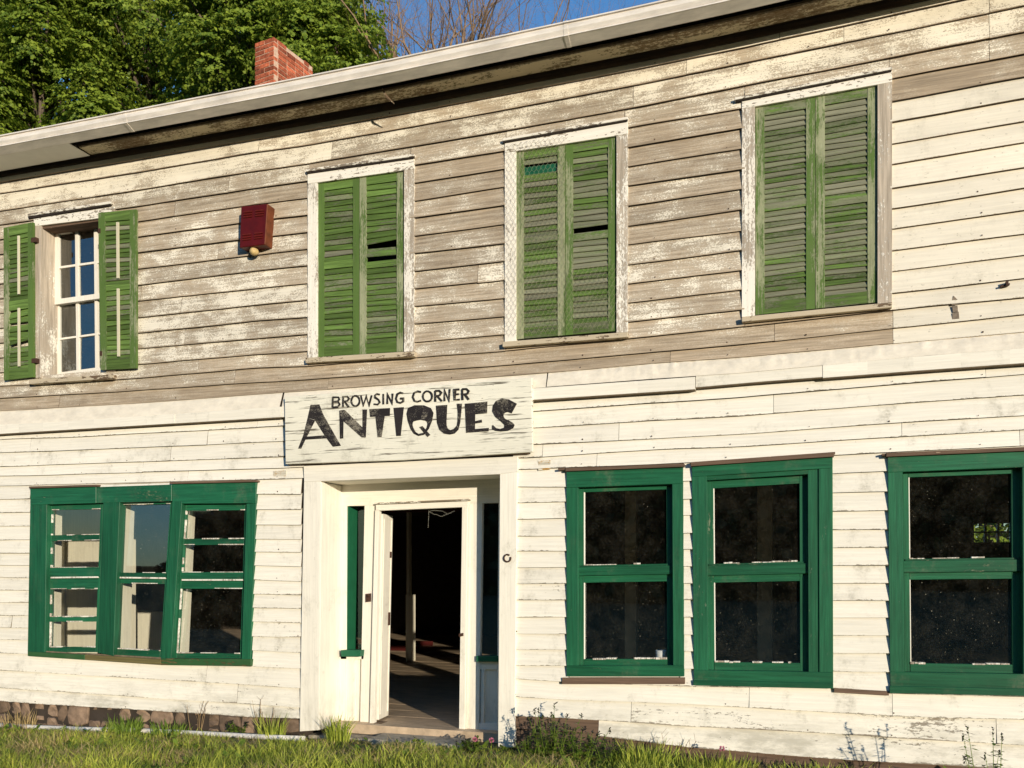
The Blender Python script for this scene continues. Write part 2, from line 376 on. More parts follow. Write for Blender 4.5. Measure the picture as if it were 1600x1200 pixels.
def board(mb, xa, xb, lo, hi, paint, yb=-.030, yt=-.005, seed=0, gap=.0015, chip=.30):
    """one clapboard length: face, under lip and end"""
    n = max(1, int(abs(xb-xa)/.12)); w1, w2 = random.uniform(0, 50), random.random()
    warp = random.uniform(-.003, .004); X = np.linspace(xa+gap, xb-gap, n+1); vs = []; ps = []
    tilt = random.uniform(-.0025, .0025)
    for i, x in enumerate(X):
        l, h = lo(x), hi(x)
        l += (mnoise.noise((x*1.3, w1, 0))*.0045+mnoise.noise((x*14, w1, 3))*.0016)+tilt*(i/n-.5)
        l = min(l, h-.001); yb_ = yb-warp-mnoise.noise((x*.8, w1, 9))*.004
        hm = min(.014, (h-l)*.4); km = hm/max(h-l, .001); vs += [(x, yb_+.013, l+.04), (x, yb_+.013, l+.0015), (x, yb_, l), (x, yb_+(yt-yb_)*km, l+hm), (x, yt, h)]; ps += [paint, paint, paint-chip, paint, paint]
    f0, f1 = [], []
    for i in range(n): a = 5*i; f1 += [(a, a+5, a+6, a+1), (a+1, a+6, a+7, a+2)]; f0 += [(a+2, a+7, a+8, a+3), (a+3, a+8, a+9, a+4)]
    f1 += [(0, 1, 2, 4), (5*n+4, 5*n+2, 5*n+1, 5*n)]; vs = [tuple(v) for v in vs]
    b = len(mb.v); mb.add(vs, f0, 0, ps); mb.f += [tuple(b+i for i in f) for f in f1]; mb.m += [2]*len(f1)  # lip undersides take the dark slot: shade of the lap lines, painted in
def course(mb, xa, xb, lo, hi, paint, joints=None, ov=.012, rp=.05, **kw):
    cuts = set([xa, xb])
    if joints is None:
        x = xa+random.uniform(1, 3.4)
        while x < xb-.6: cuts.add(x); x += random.uniform(1.8, 4)
    else:
        for j in joints:
            if xa < j < xb: cuts.add(j)
    ops = [o for o in OPEN if o[1] > xa and o[0] < xb and o[2]((o[0]+o[1])/2) > lo((o[0]+o[1])/2) and o[3]((o[0]+o[1])/2) < hi((o[0]+o[1])/2)]
    for o in ops:
        cuts = {c for c in cuts if not (abs(c-o[0]) < .25 or abs(c-o[1]) < .25) or c in (xa, xb)}
    for o in ops:
        for c in (o[0], o[1]):
            if xa < c < xb: cuts.add(c)
    cs = sorted(cuts)
    for a, b in zip(cs, cs[1:]):
        m = (a+b)/2; p = paint(m) if callable(paint) else paint; p += random.uniform(-rp, rp)
        o = next((o for o in ops if o[0] <= m <= o[1]), None)
        if o is None: board(mb, a, b, lo, lambda x: hi(x)+ov, p, **kw); continue
        if hi(m) > o[2](m)+.006: board(mb, a, b, lambda x: max(lo(x), o[2](x)), lambda x: hi(x)+ov, p, **kw)
        if lo(m) < o[3](m)-.006: board(mb, a, b, lo, lambda x: min(hi(x), o[3](x)), p, **kw)
    for x in np.arange(math.ceil(xa/.61)*.61, xb, .61):      # nail heads at the studs
        x += random.uniform(-.02, .02)
        if any(o[0]-.1 < x < o[1]+.1 for o in ops) or random.random() < .3: continue
        z = lo(x)+random.uniform(.015, .028); r_ = random.uniform(.003, .0058)
        y = -.0325; mb.add([(x-r_, y, z-r_), (x+r_, y, z-r_), (x+r_, y, z+r_), (x-r_, y, z+r_)], [(0, 1, 2, 3)], 1)

# upper siding
up = MB(); xcut = GX(1395)
pw = [.80, .54, .49, .42, .30, .28, .36, .38, .40, .38, .44, .45, .42, .40, .36, .28, .18]
for i in range(1, 17):
    lo = lambda x, i=i: UL.z(i, x); hi = lambda x, i=i: UL.z(i-1, x)
    base = pw[i]
    def pa(x, i=i, base=base):
        if x > xcut-.02: return {1: .62, 2: .58, 3: .32, 4: .16}.get(i, .88)
        if x > GX(985) and i < 4: return base+.04
        return base+(.08 if x < GX(480) else 0)
    js = [xcut] if i >= 4 else [xcut+random.uniform(-1, 1)]
    x = XL+random.uniform(1, 5)
    while x < xcut-.7: js.append(x); x += random.uniform(2.6, 5.5)
    if i < 4: js.append(GX(1545))
    course(up, XL, XR, lo, hi, pa, js, rp=.03)
course(up, XL, XR, lambda x: UL.z(0, x), lambda x: UL.z(0, x)+.20, .86)
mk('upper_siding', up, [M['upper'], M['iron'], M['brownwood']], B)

# flashing and ledge boards between the storeys
ML = {0: [666, 680, 687, 707.5, 729, 744, 759.5], 100: [661, 674, 684, 704.5, 726, 742, 757], 445: [637.5, 653.5, 666, 690, 714, 731, 748],
      640: [627, 643, 655, 680, 705, 723, 740]}
Mr = {0: [780, 801, 822, 843.5, 864, 883, 902, 922, 941, 961, 980, 999, 1020, 1047, 1074, 1094.5],
      48: [779.5, 800.5, 822, 843, 864, 883, 902.5, 922, 941.5, 961.5, 981, 1000, 1021, 1049, 1077, 1098],
      215: [776, 799, 821, 843, 863, 883, 904, 925, 945, 966, 987, 1008, 1031, 1059, 1088, 1108],
      400: [772.5, 796, 820, 842, 862, 883.5, 906, 928, 949.5, 971, 994, 1016, 1041, 1070, 1100, 1120],
      475: [772.5, 796, 820.5, 842.5, 863, 885.5, 908, 929.5, 951, 973, 995, 1020, 1044, 1075, 1105, 1122]}
NR = {650: [618, 636, 652, 677, 701, 720, 741], 833: [609, 627.5, 643, 669, 695, 715, 733], 1020: [595, 615.5, 630, 657.7, 686, 703.5, 726],
      1158: [586, 603, 621.8, 650, 678.6, 698, 719], 1450: [559, 581, 597, 628, 658, 680.5, 704], 1600: [547.5, 570.5, 585.5, 617.7, 649.7, 672, 697]}
Nl = {805: [761, 786, 811.5, 838, 861, 887, 911.5, 937, 964, 990, 1014.5, 1039.5, 1060, 1088, 1118, 1138],
      885: [761, 784, 810, 837.5, 860.5, 886, 911, 937, 964, 990, 1014.5, 1039.5, 1065, 1092, 1120.5, 1143],
      1075: [752, 780, 805, 833, 858, 885, 911, 937, 964, 991, 1017, 1044, 1072, 1099, 1134, 1166],
      1302: [740, 770.7, 799, 827.7, 855.7, 883, 910.7, 937.7, 965, 992, 1020, 1048, 1074, 1112, 1145, 1184],
      1395: [736, 768, 797, 827, 855.7, 883, 911, 938, 965, 992, 1020, 1050, 1083, 1118, 1152, 1190],
      1600: [730, 763, 794, 825, 855, 883, 911, 938, 965, 993, 1022, 1053, 1088, 1123, 1163, 1202]}
LA = Lines(ML, XL, GX(640)); LB = Lines(Mr, XL, GX(474)); RA = Lines(NR, GX(640), XR); RB = Lines(Nl, GX(806), XR)
lw = MB()
XD0, XD1 = GX(473), GX(806)
mid = GX(640)
for (LN, a, b) in ((LA, XL, mid), (RA, mid, XR)):
    for i in range(1, 7):
        if i == 1: continue
        hi = (lambda x, i=i, LN=LN: LN.z(i-1, x)); lo = (lambda x, i=i, LN=LN: LN.z(i, x))
        course(lw, a, b, lo, hi, .84, yb=-.027)
for (LN, LT, a, b, nb) in ((LB, LA, XL, XD0, 13), (RB, RA, XD1, XR, 13)):
    for i in range(0, 16):
        hi = (lambda x, LT=LT: LT.z(6, x)) if i == 0 else (lambda x, i=i, LN=LN: LN.z(i-1, x))
        lo = (lambda x, i=i, LN=LN: LN.z(i, x)); js = None; p = .84 if i < 7 else .79
        aa = a
        if i >= 12: p = .77
        if a == XL and i == 13: js = [GX(325)]
        if a == XL and i == 14: js = [GX(373)]
        if a == XL and i == 15: js = []
        if a != XL:
            if i == 13: js = [GX(1171), GX(1394)]; p = .76
            if i == 14: js = [GX(987), GX(1556)]; p = .70
            if i == 15: aa = GX(936); js = []; p = .74
        course(lw, aa, b, lo, hi, p, js, yb=-.034 if i >= 12 else -.027)
mk('lower_siding', lw, [M['lower'], M['iron'], M['underside']], B)
# bare board and base boards at the right foot of the wall
sk = MB()
sk.q([(804, 1119), (935, 1122), (935, 1146), (804, 1138)], -.02, .02, p=.2)
sk.q([(804, 1140), (1100, 1150), (1700, 1200), (1700, 1240), (804, 1240)], -.004, .02, p=.3)
mk('base_board', sk, M['brownwood'], B)
fl = MB()
n = 260; X = np.linspace(XL, XR, n)
def flash(mb, a, b, top, bot, y0, y1, amp):
    xs_ = np.arange(a, b, .022); rows = 5; vs = []
    for x in xs_:
        for r_ in range(rows):
            k = r_/(rows-1); bump = (mnoise.noise((x*11, k*3, 5))+.6*mnoise.noise((x*30, k*5, 1)))*amp*math.sin(math.pi*min(1, .15+k))
            vs.append((x, y0+(y1-y0)*k-abs(bump)*.8, top(x)+(bot(x)-top(x))*k+(bump*.5 if r_ == rows-1 else 0)))
    fs = [(i*rows+r_, i*rows+r_+1, (i+1)*rows+r_+1, (i+1)*rows+r_) for i in range(len(xs_)-1) for r_ in range(rows-1)]
    mb.add(vs, fs)
t16 = lambda x: UL.z(16, x)+.012
flash(fl, XL, GX(446), t16, lambda x: LA.z(0, x), -.012, -.072, .006)
flash(fl, GX(858), XR, t16, lambda x: RA.z(0, x), -.012, -.077, .022)
flash(fl, GX(446), GX(858), t16, lambda x: (LA.z(0, x) if x < mid else RA.z(0, x)), -.012, -.064, .004)
mk('flashing', fl, M['flash'], B, smooth=True)
ld = MB()
def ledge(a, b, top, bot, y=-.052):
    y -= .022
    xs_ = np.linspace(a, b, max(3, int((b-a)/.3))); fr = []
    for x0, x1 in zip(xs_, xs_[1:]):
        f = [(x0, y, top(x0)), (x1, y, top(x1)), (x1, y, bot(x1)), (x0, y, bot(x0))]
        ld.prism(f, [(q[0], 0, q[2]) for q in f], 0, .93); ld.prism([(q[0], y+.004, q[2]-.002-.004*(k>1)) for k, q in enumerate(f) if k > 1]+[(x0, y+.004, bot(x0)-.001), (x1, y+.004, bot(x1)-.001)], [(x1, 0, bot(x1)-.006), (x0, 0, bot(x0)-.006), (x0, 0, bot(x0)-.001), (x1, 0, bot(x1)-.001)], 1, .4)  # second prism: dark slab painting the shadow line under the ledge
x = XL
while x < GX(446):
    e = min(GX(446), x+random.uniform(2, 3.4)); ledge(x, e-.003, lambda q: LA.z(0, q), lambda q: LA.z(1, q), -.05-random.uniform(0, .006)); x = e
ledge(GX(832), GX(1088), lambda q: float(np.interp(q, [GX(833), GX(1088)], [at(833, 610)[2], at(1088, 592)[2]])), lambda q: float(np.interp(q, [GX(833), GX(1088)], [at(833, 627.5)[2], at(1088, 611)[2]])), -.058)
ledge(GX(1089), GX(1285), lambda q: RA.z(0, q), lambda q: RA.z(1, q)+.008, -.05)
ledge(GX(1285)+.002, XR, lambda q: RA.z(0, q), lambda q: RA.z(1, q), -.054)
ledge(GX(446), GX(832), lambda q: (LA.z(0, q) if q < mid else RA.z(0, q)), lambda q: (LA.z(1, q) if q < mid else RA.z(1, q)), -.045)
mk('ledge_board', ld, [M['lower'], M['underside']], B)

# frame wall behind the siding, cut round the openings, with the other walls
sw = MB()
def wallgrid(mb, x0, x1, z0, z1, ops, y0, y1, p=.5):
    cuts = sorted(set([x0, x1]+[c for o in ops for c in o[:2] if x0 < c < x1]))
    for a, b in zip(cuts, cuts[1:]):
        m = (a+b)/2; iv = sorted([(o[2], o[3]) for o in ops if o[0] <= m <= o[1]]); z = z0
        for lo, hi in iv:
            if lo > z: mb.box((a, y0, z), (b, y1, lo), p=p)
            z = max(z, hi)
        if z1 > z: mb.box((a, y0, z), (b, y1, z1), p=p)
ops = []
for o in OPEN:
    m = [o[0]+.001, o[1]-.001]; top = min(o[2](q) for q in m)-.004; bot = max(o[3](q) for q in m)+.004
    ops.append((o[0], o[1], bot, top))
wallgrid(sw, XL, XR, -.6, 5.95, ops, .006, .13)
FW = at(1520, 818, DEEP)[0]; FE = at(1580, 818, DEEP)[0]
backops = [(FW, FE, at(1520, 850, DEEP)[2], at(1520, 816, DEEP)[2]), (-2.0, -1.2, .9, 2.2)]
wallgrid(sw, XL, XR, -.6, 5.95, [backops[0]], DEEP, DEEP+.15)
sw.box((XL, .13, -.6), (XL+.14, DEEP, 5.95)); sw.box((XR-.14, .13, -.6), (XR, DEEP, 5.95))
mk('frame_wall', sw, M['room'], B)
iw = MB()
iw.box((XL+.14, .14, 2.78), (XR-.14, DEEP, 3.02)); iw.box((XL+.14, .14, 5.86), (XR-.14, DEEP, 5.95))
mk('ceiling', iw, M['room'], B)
fb = MB(); y = .20; 
while y < DEEP: 
    fb.box((XL+.14, y, -.06), (XR-.14, y+.178, FL+random.uniform(-.0015, .0015))); y += .18
mk('floor', fb, M['floorb'], B)
# gable siding on the two ends
gs_ = MB()
for xx, sgn in ((XL, -1), (XR, 1)):
    gs_ = MB(); z = -.1
    while z < 5.9:
        gs_.prism([(xx+sgn*.022, 0, z), (xx+sgn*.022, DEEP+.15, z), (xx+sgn*.004, DEEP+.15, z+.15), (xx+sgn*.004, 0, z+.15)],
                  [(xx, 0, z), (xx, DEEP+.15, z), (xx, DEEP+.15, z+.15), (xx, 0, z+.15)], 0, .85); z += .15
    mk('end_siding', gs_, M['lower'], B)

# ---------------------------------------------------------------- roof, eave, gutter, chimney
rf = MB(); ry = (DEEP+.15)/2; rz = 6.02; ph = math.tan(R(21))*(ry+.45)
for sx in (0,):
    rf.prism([(XL-.3, -.42, rz-.04), (XR+.3, -.42, rz-.04), (XR+.3, ry, rz-.04+ph), (XL-.3, ry, rz-.04+ph)],
             [(XL-.3, -.42, rz-.12), (XR+.3, -.42, rz-.12), (XR+.3, ry, rz-.12+ph), (XL-.3, ry, rz-.12+ph)])
    rf.prism([(XL-.3, ry, rz-.04+ph), (XR+.3, ry, rz-.04+ph), (XR+.3, 2*ry+.42, rz-.04), (XL-.3, 2*ry+.42, rz-.04)],
             [(XL-.3, ry, rz-.12+ph), (XR+.3, ry, rz-.12+ph), (XR+.3, 2*ry+.42, rz-.12), (XL-.3, 2*ry+.42, rz-.12)])
roof = mk('roof', rf, M['roof'], B)
gb = MB()
for xx in (XL, XR-.12):
    gb.prism([(xx, 0, 5.95), (xx, 2*ry, 5.95), (xx, ry, 5.9+ph)], [(xx+.12, 0, 5.95), (xx+.12, 2*ry, 5.95), (xx+.12, ry, 5.9+ph)], 0, .8)
mk_each('gable', gb, M['lower'], B)
def sweep(mb, prof, xa, xb, closed=True, mi=0, p=.5, step=.4, zf=None):
    xs_ = np.linspace(xa, xb, max(2, int((xb-xa)/step)+1)); m = len(prof); vs = []
    for x in xs_:
        z0 = (zf or (lambda q: UL.z(0, q)))(x)
        vs += [(x, y, z0+z) for y, z in prof]
    fs = [(i*m+k, i*m+(k+1) % m, (i+1)*m+(k+1) % m, (i+1)*m+k) for i in range(len(xs_)-1) for k in range(m if closed else m-1)]
    if closed: fs += [tuple(range(m)), tuple(range((len(xs_)-1)*m+m-1, (len(xs_)-1)*m-1, -1))]
    mb.add(vs, fs, mi, p)
gt = MB()
K = [(-.518, .207), (-.518, .196), (-.503, .194), (-.500, .188), (-.508, .184), (-.506, .150), (-.490, .122), (-.484, .118), (-.484, .115), (-.497, .113), (-.497, .103), (-.484, .100), (-.40, .068), (-.392, .068), (-.392, .207), (-.398, .207), (-.398, .12), (-.48, .125), (-.50, .16), (-.502, .207)]
sweep(gt, K, XL-.3, XR+.3); mk('gutter', gt, M['gutter'], B)
for gx_ in (GX(250), GX(905), GX(1420)):
    gt = MB(); sweep(gt, [(y-.003 if y < -.41 else y, z-.003 if z < .13 else z) for y, z in K], gx_, gx_+.035, step=.03); mk('gutter_joint', gt, M['gutter'], B)
so_ = MB(); xs0 = GX(152)
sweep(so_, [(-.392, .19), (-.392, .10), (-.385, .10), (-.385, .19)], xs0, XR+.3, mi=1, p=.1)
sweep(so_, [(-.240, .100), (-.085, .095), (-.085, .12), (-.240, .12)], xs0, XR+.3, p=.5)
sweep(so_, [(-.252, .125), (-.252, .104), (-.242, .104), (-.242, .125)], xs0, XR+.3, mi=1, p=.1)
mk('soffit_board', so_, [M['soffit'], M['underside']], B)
fz = MB(); sweep(fz, [(-.036, .19), (-.036, .052), (0, .052), (0, .19)], XL, XR, p=.05); mk('frieze_board', fz, M['brownwood'], B)  # wood coloured dark to deepen the eave shadow
sp = MB(); sweep(sp, [(-.39, .078), (-.10, .078), (-.10, .084), (-.39, .084)], XL-.3, xs0, p=.9); mk('soffit_panel', sp, M['vinyl'], B)
dk = MB(); sweep(dk, [(-.39, .19), (0, .19), (0, .2), (-.39, .2)], XL-.3, XR+.3); mk('eave_lining', dk, M['dark'], B)  # near-black colour paints the deep shade inside the eave
tw = MB(); a_ = at(597, 138, -.30); b_ = at(603, 150, -.30); c_ = at(616, 162, -.28)
tw.tube([a_, b_, c_], [.006, .012, .004], 5); mk('torn_strip', tw, M['wood'], B)

# chimney built brick by brick
CH = at(428, 57, 4.3); ang = R(-8.6); cw, cd, chh = .40, .92, .0735
cm = MB(); top = CH[2]; x1, y0 = CH[0], CH[1]; zb = 7.35
cm.box((x1-cw+.008, y0+.008, zb), (x1-.008, y0+cd-.008, top-.01), 1, rot=ang, piv=(x1, y0))
nC = int((top-zb)/chh)
for c in range(nC):
    z1 = top-c*chh; z0 = z1-chh+.012; off = .1 if c % 2 else 0
    def bk(a, b, z0=z0, z1=z1):
        j = lambda: random.uniform(-.004, .004)
        if c == 0 and random.random() < .12: return
        cm.box((a[0]+j(), a[1]+j(), z0+j()*.5), (b[0]+j(), b[1]+j(), z1+j()*.6), 0, rot=ang, piv=(x1, y0))
    segs = [(0, .1), (.1, .3), (.3, .4)] if off else [(0, .2), (.2, .4)]
    for a, b in segs:
        bk((x1-cw+a+.006, y0, 0), (x1-cw+b-.006, y0+.09, 0)); bk((x1-cw+a+.006, y0+cd-.09, 0), (x1-cw+b-.006, y0+cd, 0))
    yy = .1 if off else .0
    if not off: yy = .094
    ss = [yy+k*.2 for k in range(6)]
    for s0 in ss:
        e = min(s0+.2, cd-.094)
        if e-s0 > .04:
            bk((x1-.09, y0+s0+.006, 0), (x1, y0+e-.006, 0)); bk((x1-cw, y0+s0+.006, 0), (x1-cw+.09, y0+e-.006, 0))
mk('chimney', cm, [M['brick'], M['mortar']], roof, bevel=.003)

# ---------------------------------------------------------------- bilinear patches for windows
class Patch:
    def __init__(s, TL, TR, BR, BL): s.c = (TL, TR, BR, BL)
    def px(s, u, v):
        TL, TR, BR, BL = s.c
        return tuple((TL[i]*(1-u)+TR[i]*u)*(1-v)+(BL[i]*(1-u)+BR[i]*u)*v for i in (0, 1))
    def P(s, u, v, Y): return at(*s.px(u, v), Y)
    def rect(s, mb, u0, v0, u1, v1, Y0, Y1, mi=0, p=.5):
        f = [s.P(u0, v0, Y0), s.P(u1, v0, Y0), s.P(u1, v1, Y0), s.P(u0, v1, Y0)]
        mb.prism(f, [(q[0], Y1, q[2]) for q in f], mi, p)
    def pane(s, mb, u0, v0, u1, v1, Y, tx=0, tz=0, e=.006):
        c = [Vector(s.P(u, v, Y)) for u, v in ((u0, v0), (u1, v0), (u1, v1), (u0, v1))]
        m = sum(c, Vector())/4
        out = []
        for q in c:
            d = (q-m)*1.02; out.append((m.x+d.x, Y+d.x*tx+d.z*tz, m.z+d.z))
        mb.add(out, [(3, 2, 1, 0)])

def shutter_leaf(mb, P_, nu, nl, Yf=-.012, mid=(.5, .53), top=.05, bot=.055, sw=.14, broken=None, rod=False, paint=.5, stile_p=.6, back=False):
    """stiles, rails and tilted slats of one louvred leaf; material 0 slats/rails, 1 stiles"""
    P_.rect(mb, 0, 0, sw, 1, Yf, Yf+.03, 1, stile_p-.06+random.uniform(-.07, .07)); P_.rect(mb, 1-sw, 0, 1, 1, Yf, Yf+.03, 1, stile_p-.06+random.uniform(-.07, .07))
    for a, b in ((0, top), mid, (1-bot, 1)): P_.rect(mb, sw, a, 1-sw, b, Yf+.003, Yf+.028, 0, paint+.08)
    broken = broken or {}
    for sec, (v0, v1, n) in enumerate(((top, mid[0], nu), (mid[1], 1-bot, nl))):
        h = (v1-v0)/n
        for i in range(n):
            st = broken.get((sec, i))
            if st == 'gone': continue
            a = v0+i*h; pv = paint+random.uniform(-.2, .2); tl = random.uniform(-.12, .12)*h; sag = 0
            if random.random() < .1: pv -= .25
            if isinstance(st, (int, float)): sag = st*h
            t0, t1 = a-h*.28, a+h*.93
            f = [P_.P(sw, t0+tl, Yf+.026), P_.P(1-sw, t0-tl+sag, Yf+.026), P_.P(1-sw, t1-tl+sag, Yf+.004), P_.P(sw, t1+tl, Yf+.004)]
            mb.prism(f, [(q[0], q[1]+.003, q[2]-.006) for q in f], 0, pv)
    if rod:
        for a, b in ((top+.01, mid[0]-.04), (mid[1]-.01, 1-bot-.02)): P_.rect(mb, .47, a, .53, b, Yf-.016, Yf-.002, 2, .9)
GW = 'upper floor windows'
def frame_px(mb, casL, casR, head, sill, Y0=-.034):
    for q in casL: mb.q(q, Y0, .03, 0, .72)
    for q in casR: mb.q(q, Y0, .03, 0, .6)
    for q in head: mb.q(q, Y0-.002, .03, 1, .88)
    for q in sill: mb.q(q, Y0-.035, .03, 2, .45)

def shuttered(label, x0, x1, c0, c1, xm, top, bot, hood, sill, casp=(.60, .52), **kw):
    """x0..x1 outer casing, c0..c1 shutters, xm the meeting stile; top/bot(x) lines of the shutter leaves"""
    mb = MB(); HT = hood
    def ln(l, x): return l[0][1]+(l[1][1]-l[0][1])/(l[1][0]-l[0][0])*(x-l[0][0])
    hb = lambda x: ln(top, x)+.5
    hd = kw.get('hd', 13)
    mb.q([(x0, ln(top, x0)), (c0, ln(top, c0)), (c0, ln(bot, c0)+3), (x0, ln(bot, x0)+3)], -.032, .03, 0, casp[0])
    mb.q([(c1, ln(top, c1)), (x1, ln(top, x1)), (x1, ln(bot, x1)+3), (c1, ln(bot, c1)+3)], -.032, .03, 0, casp[1])
    mb.q([(x0, ln(HT, x0)+2), (x1, ln(HT, x1)+2), (x1, ln(top, x1)), (x0, ln(top, x0))], -.035, .03, 1, .62)
    mb.q([(HT[0][0], HT[0][1]-4), (HT[1][0], HT[1][1]-4), (HT[1][0], HT[1][1]), (HT[0][0], HT[0][1])], -.06, 0, 1, .55)
    mb.q([(HT[0][0]+1, HT[0][1]), (HT[1][0]-1, HT[1][1]), (HT[1][0]-1, HT[1][1]+3), (HT[0][0]+1, HT[0][1]+3)], -.05, 0, 3, .3)  # black strip painting the shadow line below the hood
    w = mk('window', mb, [M['casing'], M['casingx'], M['wood'], M['dark']], B, bevel=.002, label=label)
    sm = MB(); s0, s1 = sill
    sm.q([(s0[0], s0[1]), (s1[0], s1[1]), (s1[0], s1[1]+8), (s0[0], s0[1]+8)], -.08, .03, 0, .55)
    mk('sill', sm, M['wood'], w, bevel=.003)
    rb = MB(); rb.q([(c0, ln(top, c0)), (c1, ln(top, c1)), (c1, ln(bot, c1)), (c0, ln(bot, c0))], .10, .12); mk('dark_backing', rb, M['dark'], w)  # dark sheet standing for the shade behind the slats
    for a, b, key in ((c0+1, xm-.4, 'L'), (xm+.4, c1-1, 'R')):
        P_ = Patch((a, ln(top, a)+.6), (b, ln(top, b)+.6), (b, ln(bot, b)), (a, ln(bot, a)))
        mm = MB(); shutter_leaf(mm, P_, kw.get('nu', 14), kw.get('nl', 14), broken=kw.get('broken'+key), mid=kw.get('mid'+key, (.5, .53)), paint=kw.get('paint', .5), stile_p=kw.get('sp'+key, .6), sw=kw.get('sw', .15))
        mk('shutter', mm, [M['shut'], M['shutz'], M['rod']], w)
    return w
w2 = shuttered('window with closed green shutters and one broken slat gap, nearest the red box', 480.5, 647, 495.5, 631, 561.5, [(496, 285), (631, 266)], [(496, 558), (631, 549)],
    [(478, 268), (647, 244)], [(477, 559), (647, 548.5)], nu=13, nl=14, midL=(.46, .50), midR=(.485, .52), brokenR={(0, 10): 'gone', (0, 11): .35, (0, 12): 'gone', (0, 9): -.25}, paint=.62, spL=.75, spR=.55)
w3 = shuttered('window with closed green shutters half covered by chicken wire', 788.5, 981, 806, 963, 883, [(806, 236), (963, 212)], [(806, 530), (963, 517)],
    [(785, 220), (981, 186)], [(785, 534), (981, 518.5)], nu=14, nl=15, midL=(.47, .50), midR=(.475, .515), brokenR={(0, 13): 'gone', (0, 12): .1}, brokenL={(0, 1): 'gone', (0, 2): 'gone'}, paint=.45, spL=.5, spR=.6)
w4 = shuttered('tallest window with closed green shutters, beside the whiter boards', 1159, 1394, 1179.5, 1371, 1274, [(1180, 166), (1371, 132)], [(1180, 492), (1371, 472)],
    [(1148, 156), (1394, 108)], [(1159, 495), (1394, 472)], nu=17, nl=17, midL=(.475, .51), midR=(.50, .53), paint=.40, spL=.62, spR=.5, casp=(.55, .35))
gp = MB(); gp.q([(817, 262), (877, 254), (877, 287), (817, 293)], .012, .02); mk('mesh_panel', gp, M['green_flat'], w3)
# chicken wire
cwm = MB(); hx = .021; hy = .0125
def wirecell(mb, xa, xb, zb_, zt, y=-.045):
    sx = .042; sz = .036; r_ = 0; z = zb_
    while z < zt(xa):
        x = xa+(sx/2 if r_ % 2 else 0)
        while x < xb(z):
            yy = y+mnoise.noise((x*3, z*3, 0))*.008
            if z < zt(x):
                p0 = (x, yy, z); p1 = (x, yy, z+sz*.5); p2 = (x-sx/2, yy, z+sz*.78+.0); p3 = (x+sx/2, yy, z+sz*.78)
                p1 = (x, yy, z+sz*.4); p2 = (x-sx/2, yy, z+sz); p3 = (x+sx/2, yy, z+sz)
                for a, b in ((p0, p1), (p1, p2), (p1, p3)): mb.tube([a, b], .0011, 3, cap=False)
            x += sx
        z += sz; r_ += 1
za = at(790, 529)[2]
wirecell(cwm, GX(791), lambda z: GX(884) if z > at(884, 428)[2] else GX(965), za, lambda x: at(806, 232)[2])
mk('chicken_wire', cwm, M['wire'], w3)

# open window at the left of the upper floor
mb = MB()
mb.q([(52.5, 346), (64, 344), (63, 590), (54, 591)], -.034, .2, 0, .35)
mb.q([(165, 332), (179, 330), (179, 580), (165, 581)], -.034, .2, 0, .35)
mb.q([(52.5, 342), (179, 323), (179, 338), (64, 352), (52.5, 353)], -.036, .2, 1, .6)
mb.q([(43, 334), (173, 314), (173, 318), (43, 338)], -.06, 0, 1, .5); mb.q([(44, 338), (172, 318), (172, 321), (44, 341.5)], -.05, 0, 3, .3)  # last strip is the hood's shadow line in black
w1 = mk('window', mb, [M['casing'], M['casingx'], M['wood'], M['dark']], B, bevel=.002, label='multi pane window with its green shutters folded open')
sm = MB(); sm.q([(45, 593), (176, 585), (176, 591), (45, 600)], -.085, .2, 0, .55); mk('sill', sm, M['wood'], w1)
YS = .15
s1 = MB(); sp1 = Patch((84, 362), (182, 348), (184, 577), (86, 590))
def bars(mb, P_, us, vs, w_u, w_v, Y0, Y1, p=.8, fr=(.06, .06, .05, .05), mi=0):
    P_.rect(mb, 0, 0, fr[0], 1, Y0, Y1, mi, p); P_.rect(mb, 1-fr[1], 0, 1, 1, Y0, Y1, mi, p)
    P_.rect(mb, fr[0], 0, 1-fr[1], fr[2], Y0+.001, Y1, mi, p); P_.rect(mb, fr[0], 1-fr[3], 1-fr[1], 1, Y0+.001, Y1, mi, p)
    for u in us: P_.rect(mb, u-w_u, fr[2], u+w_u, 1-fr[3], Y0+.002, Y1-.002, mi, p)
    for v in vs: P_.rect(mb, fr[0], v-w_v, 1-fr[1], v+w_v, Y0+.005, Y1-.005, mi, p)
upS = Patch(sp1.px(0, 0), sp1.px(1, 0), sp1.px(1, .5), sp1.px(0, .5)); loS = Patch(sp1.px(0, .48), sp1.px(1, .48), sp1.px(1, 1), sp1.px(0, 1))
a = MB(); bars(a, upS, (.36, .66), (.50,), .022, .014, YS, YS+.035, .85, (.07, .07, .04, .07)); mk('sash', a, M['casing'], w1)
a = MB(); bars(a, loS, (.36, .66), (.50,), .02, .012, YS+.04, YS+.075, .85, (.07, .07, .05, .06)); mk('sash', a, M['casing'], w1)
a = MB()
for (P_, y) in ((upS, YS+.02), (loS, YS+.06)):
    for u0, u1 in ((.06, .36), (.36, .66), (.66, .94)):
        for v0, v1 in ((.03, .5), (.5, .96)): P_.pane(a, u0, v0, u1, v1, y, random.uniform(-.02, .02), random.uniform(-.02, .02))
mk('glass', a, M['glass'], w1)
a = MB(); a.q([(64, 352), (165, 338), (165, 344), (64, 358)], -.01, .2, 0, .3); mk('head_jamb', a, M['brownwood'], w1)
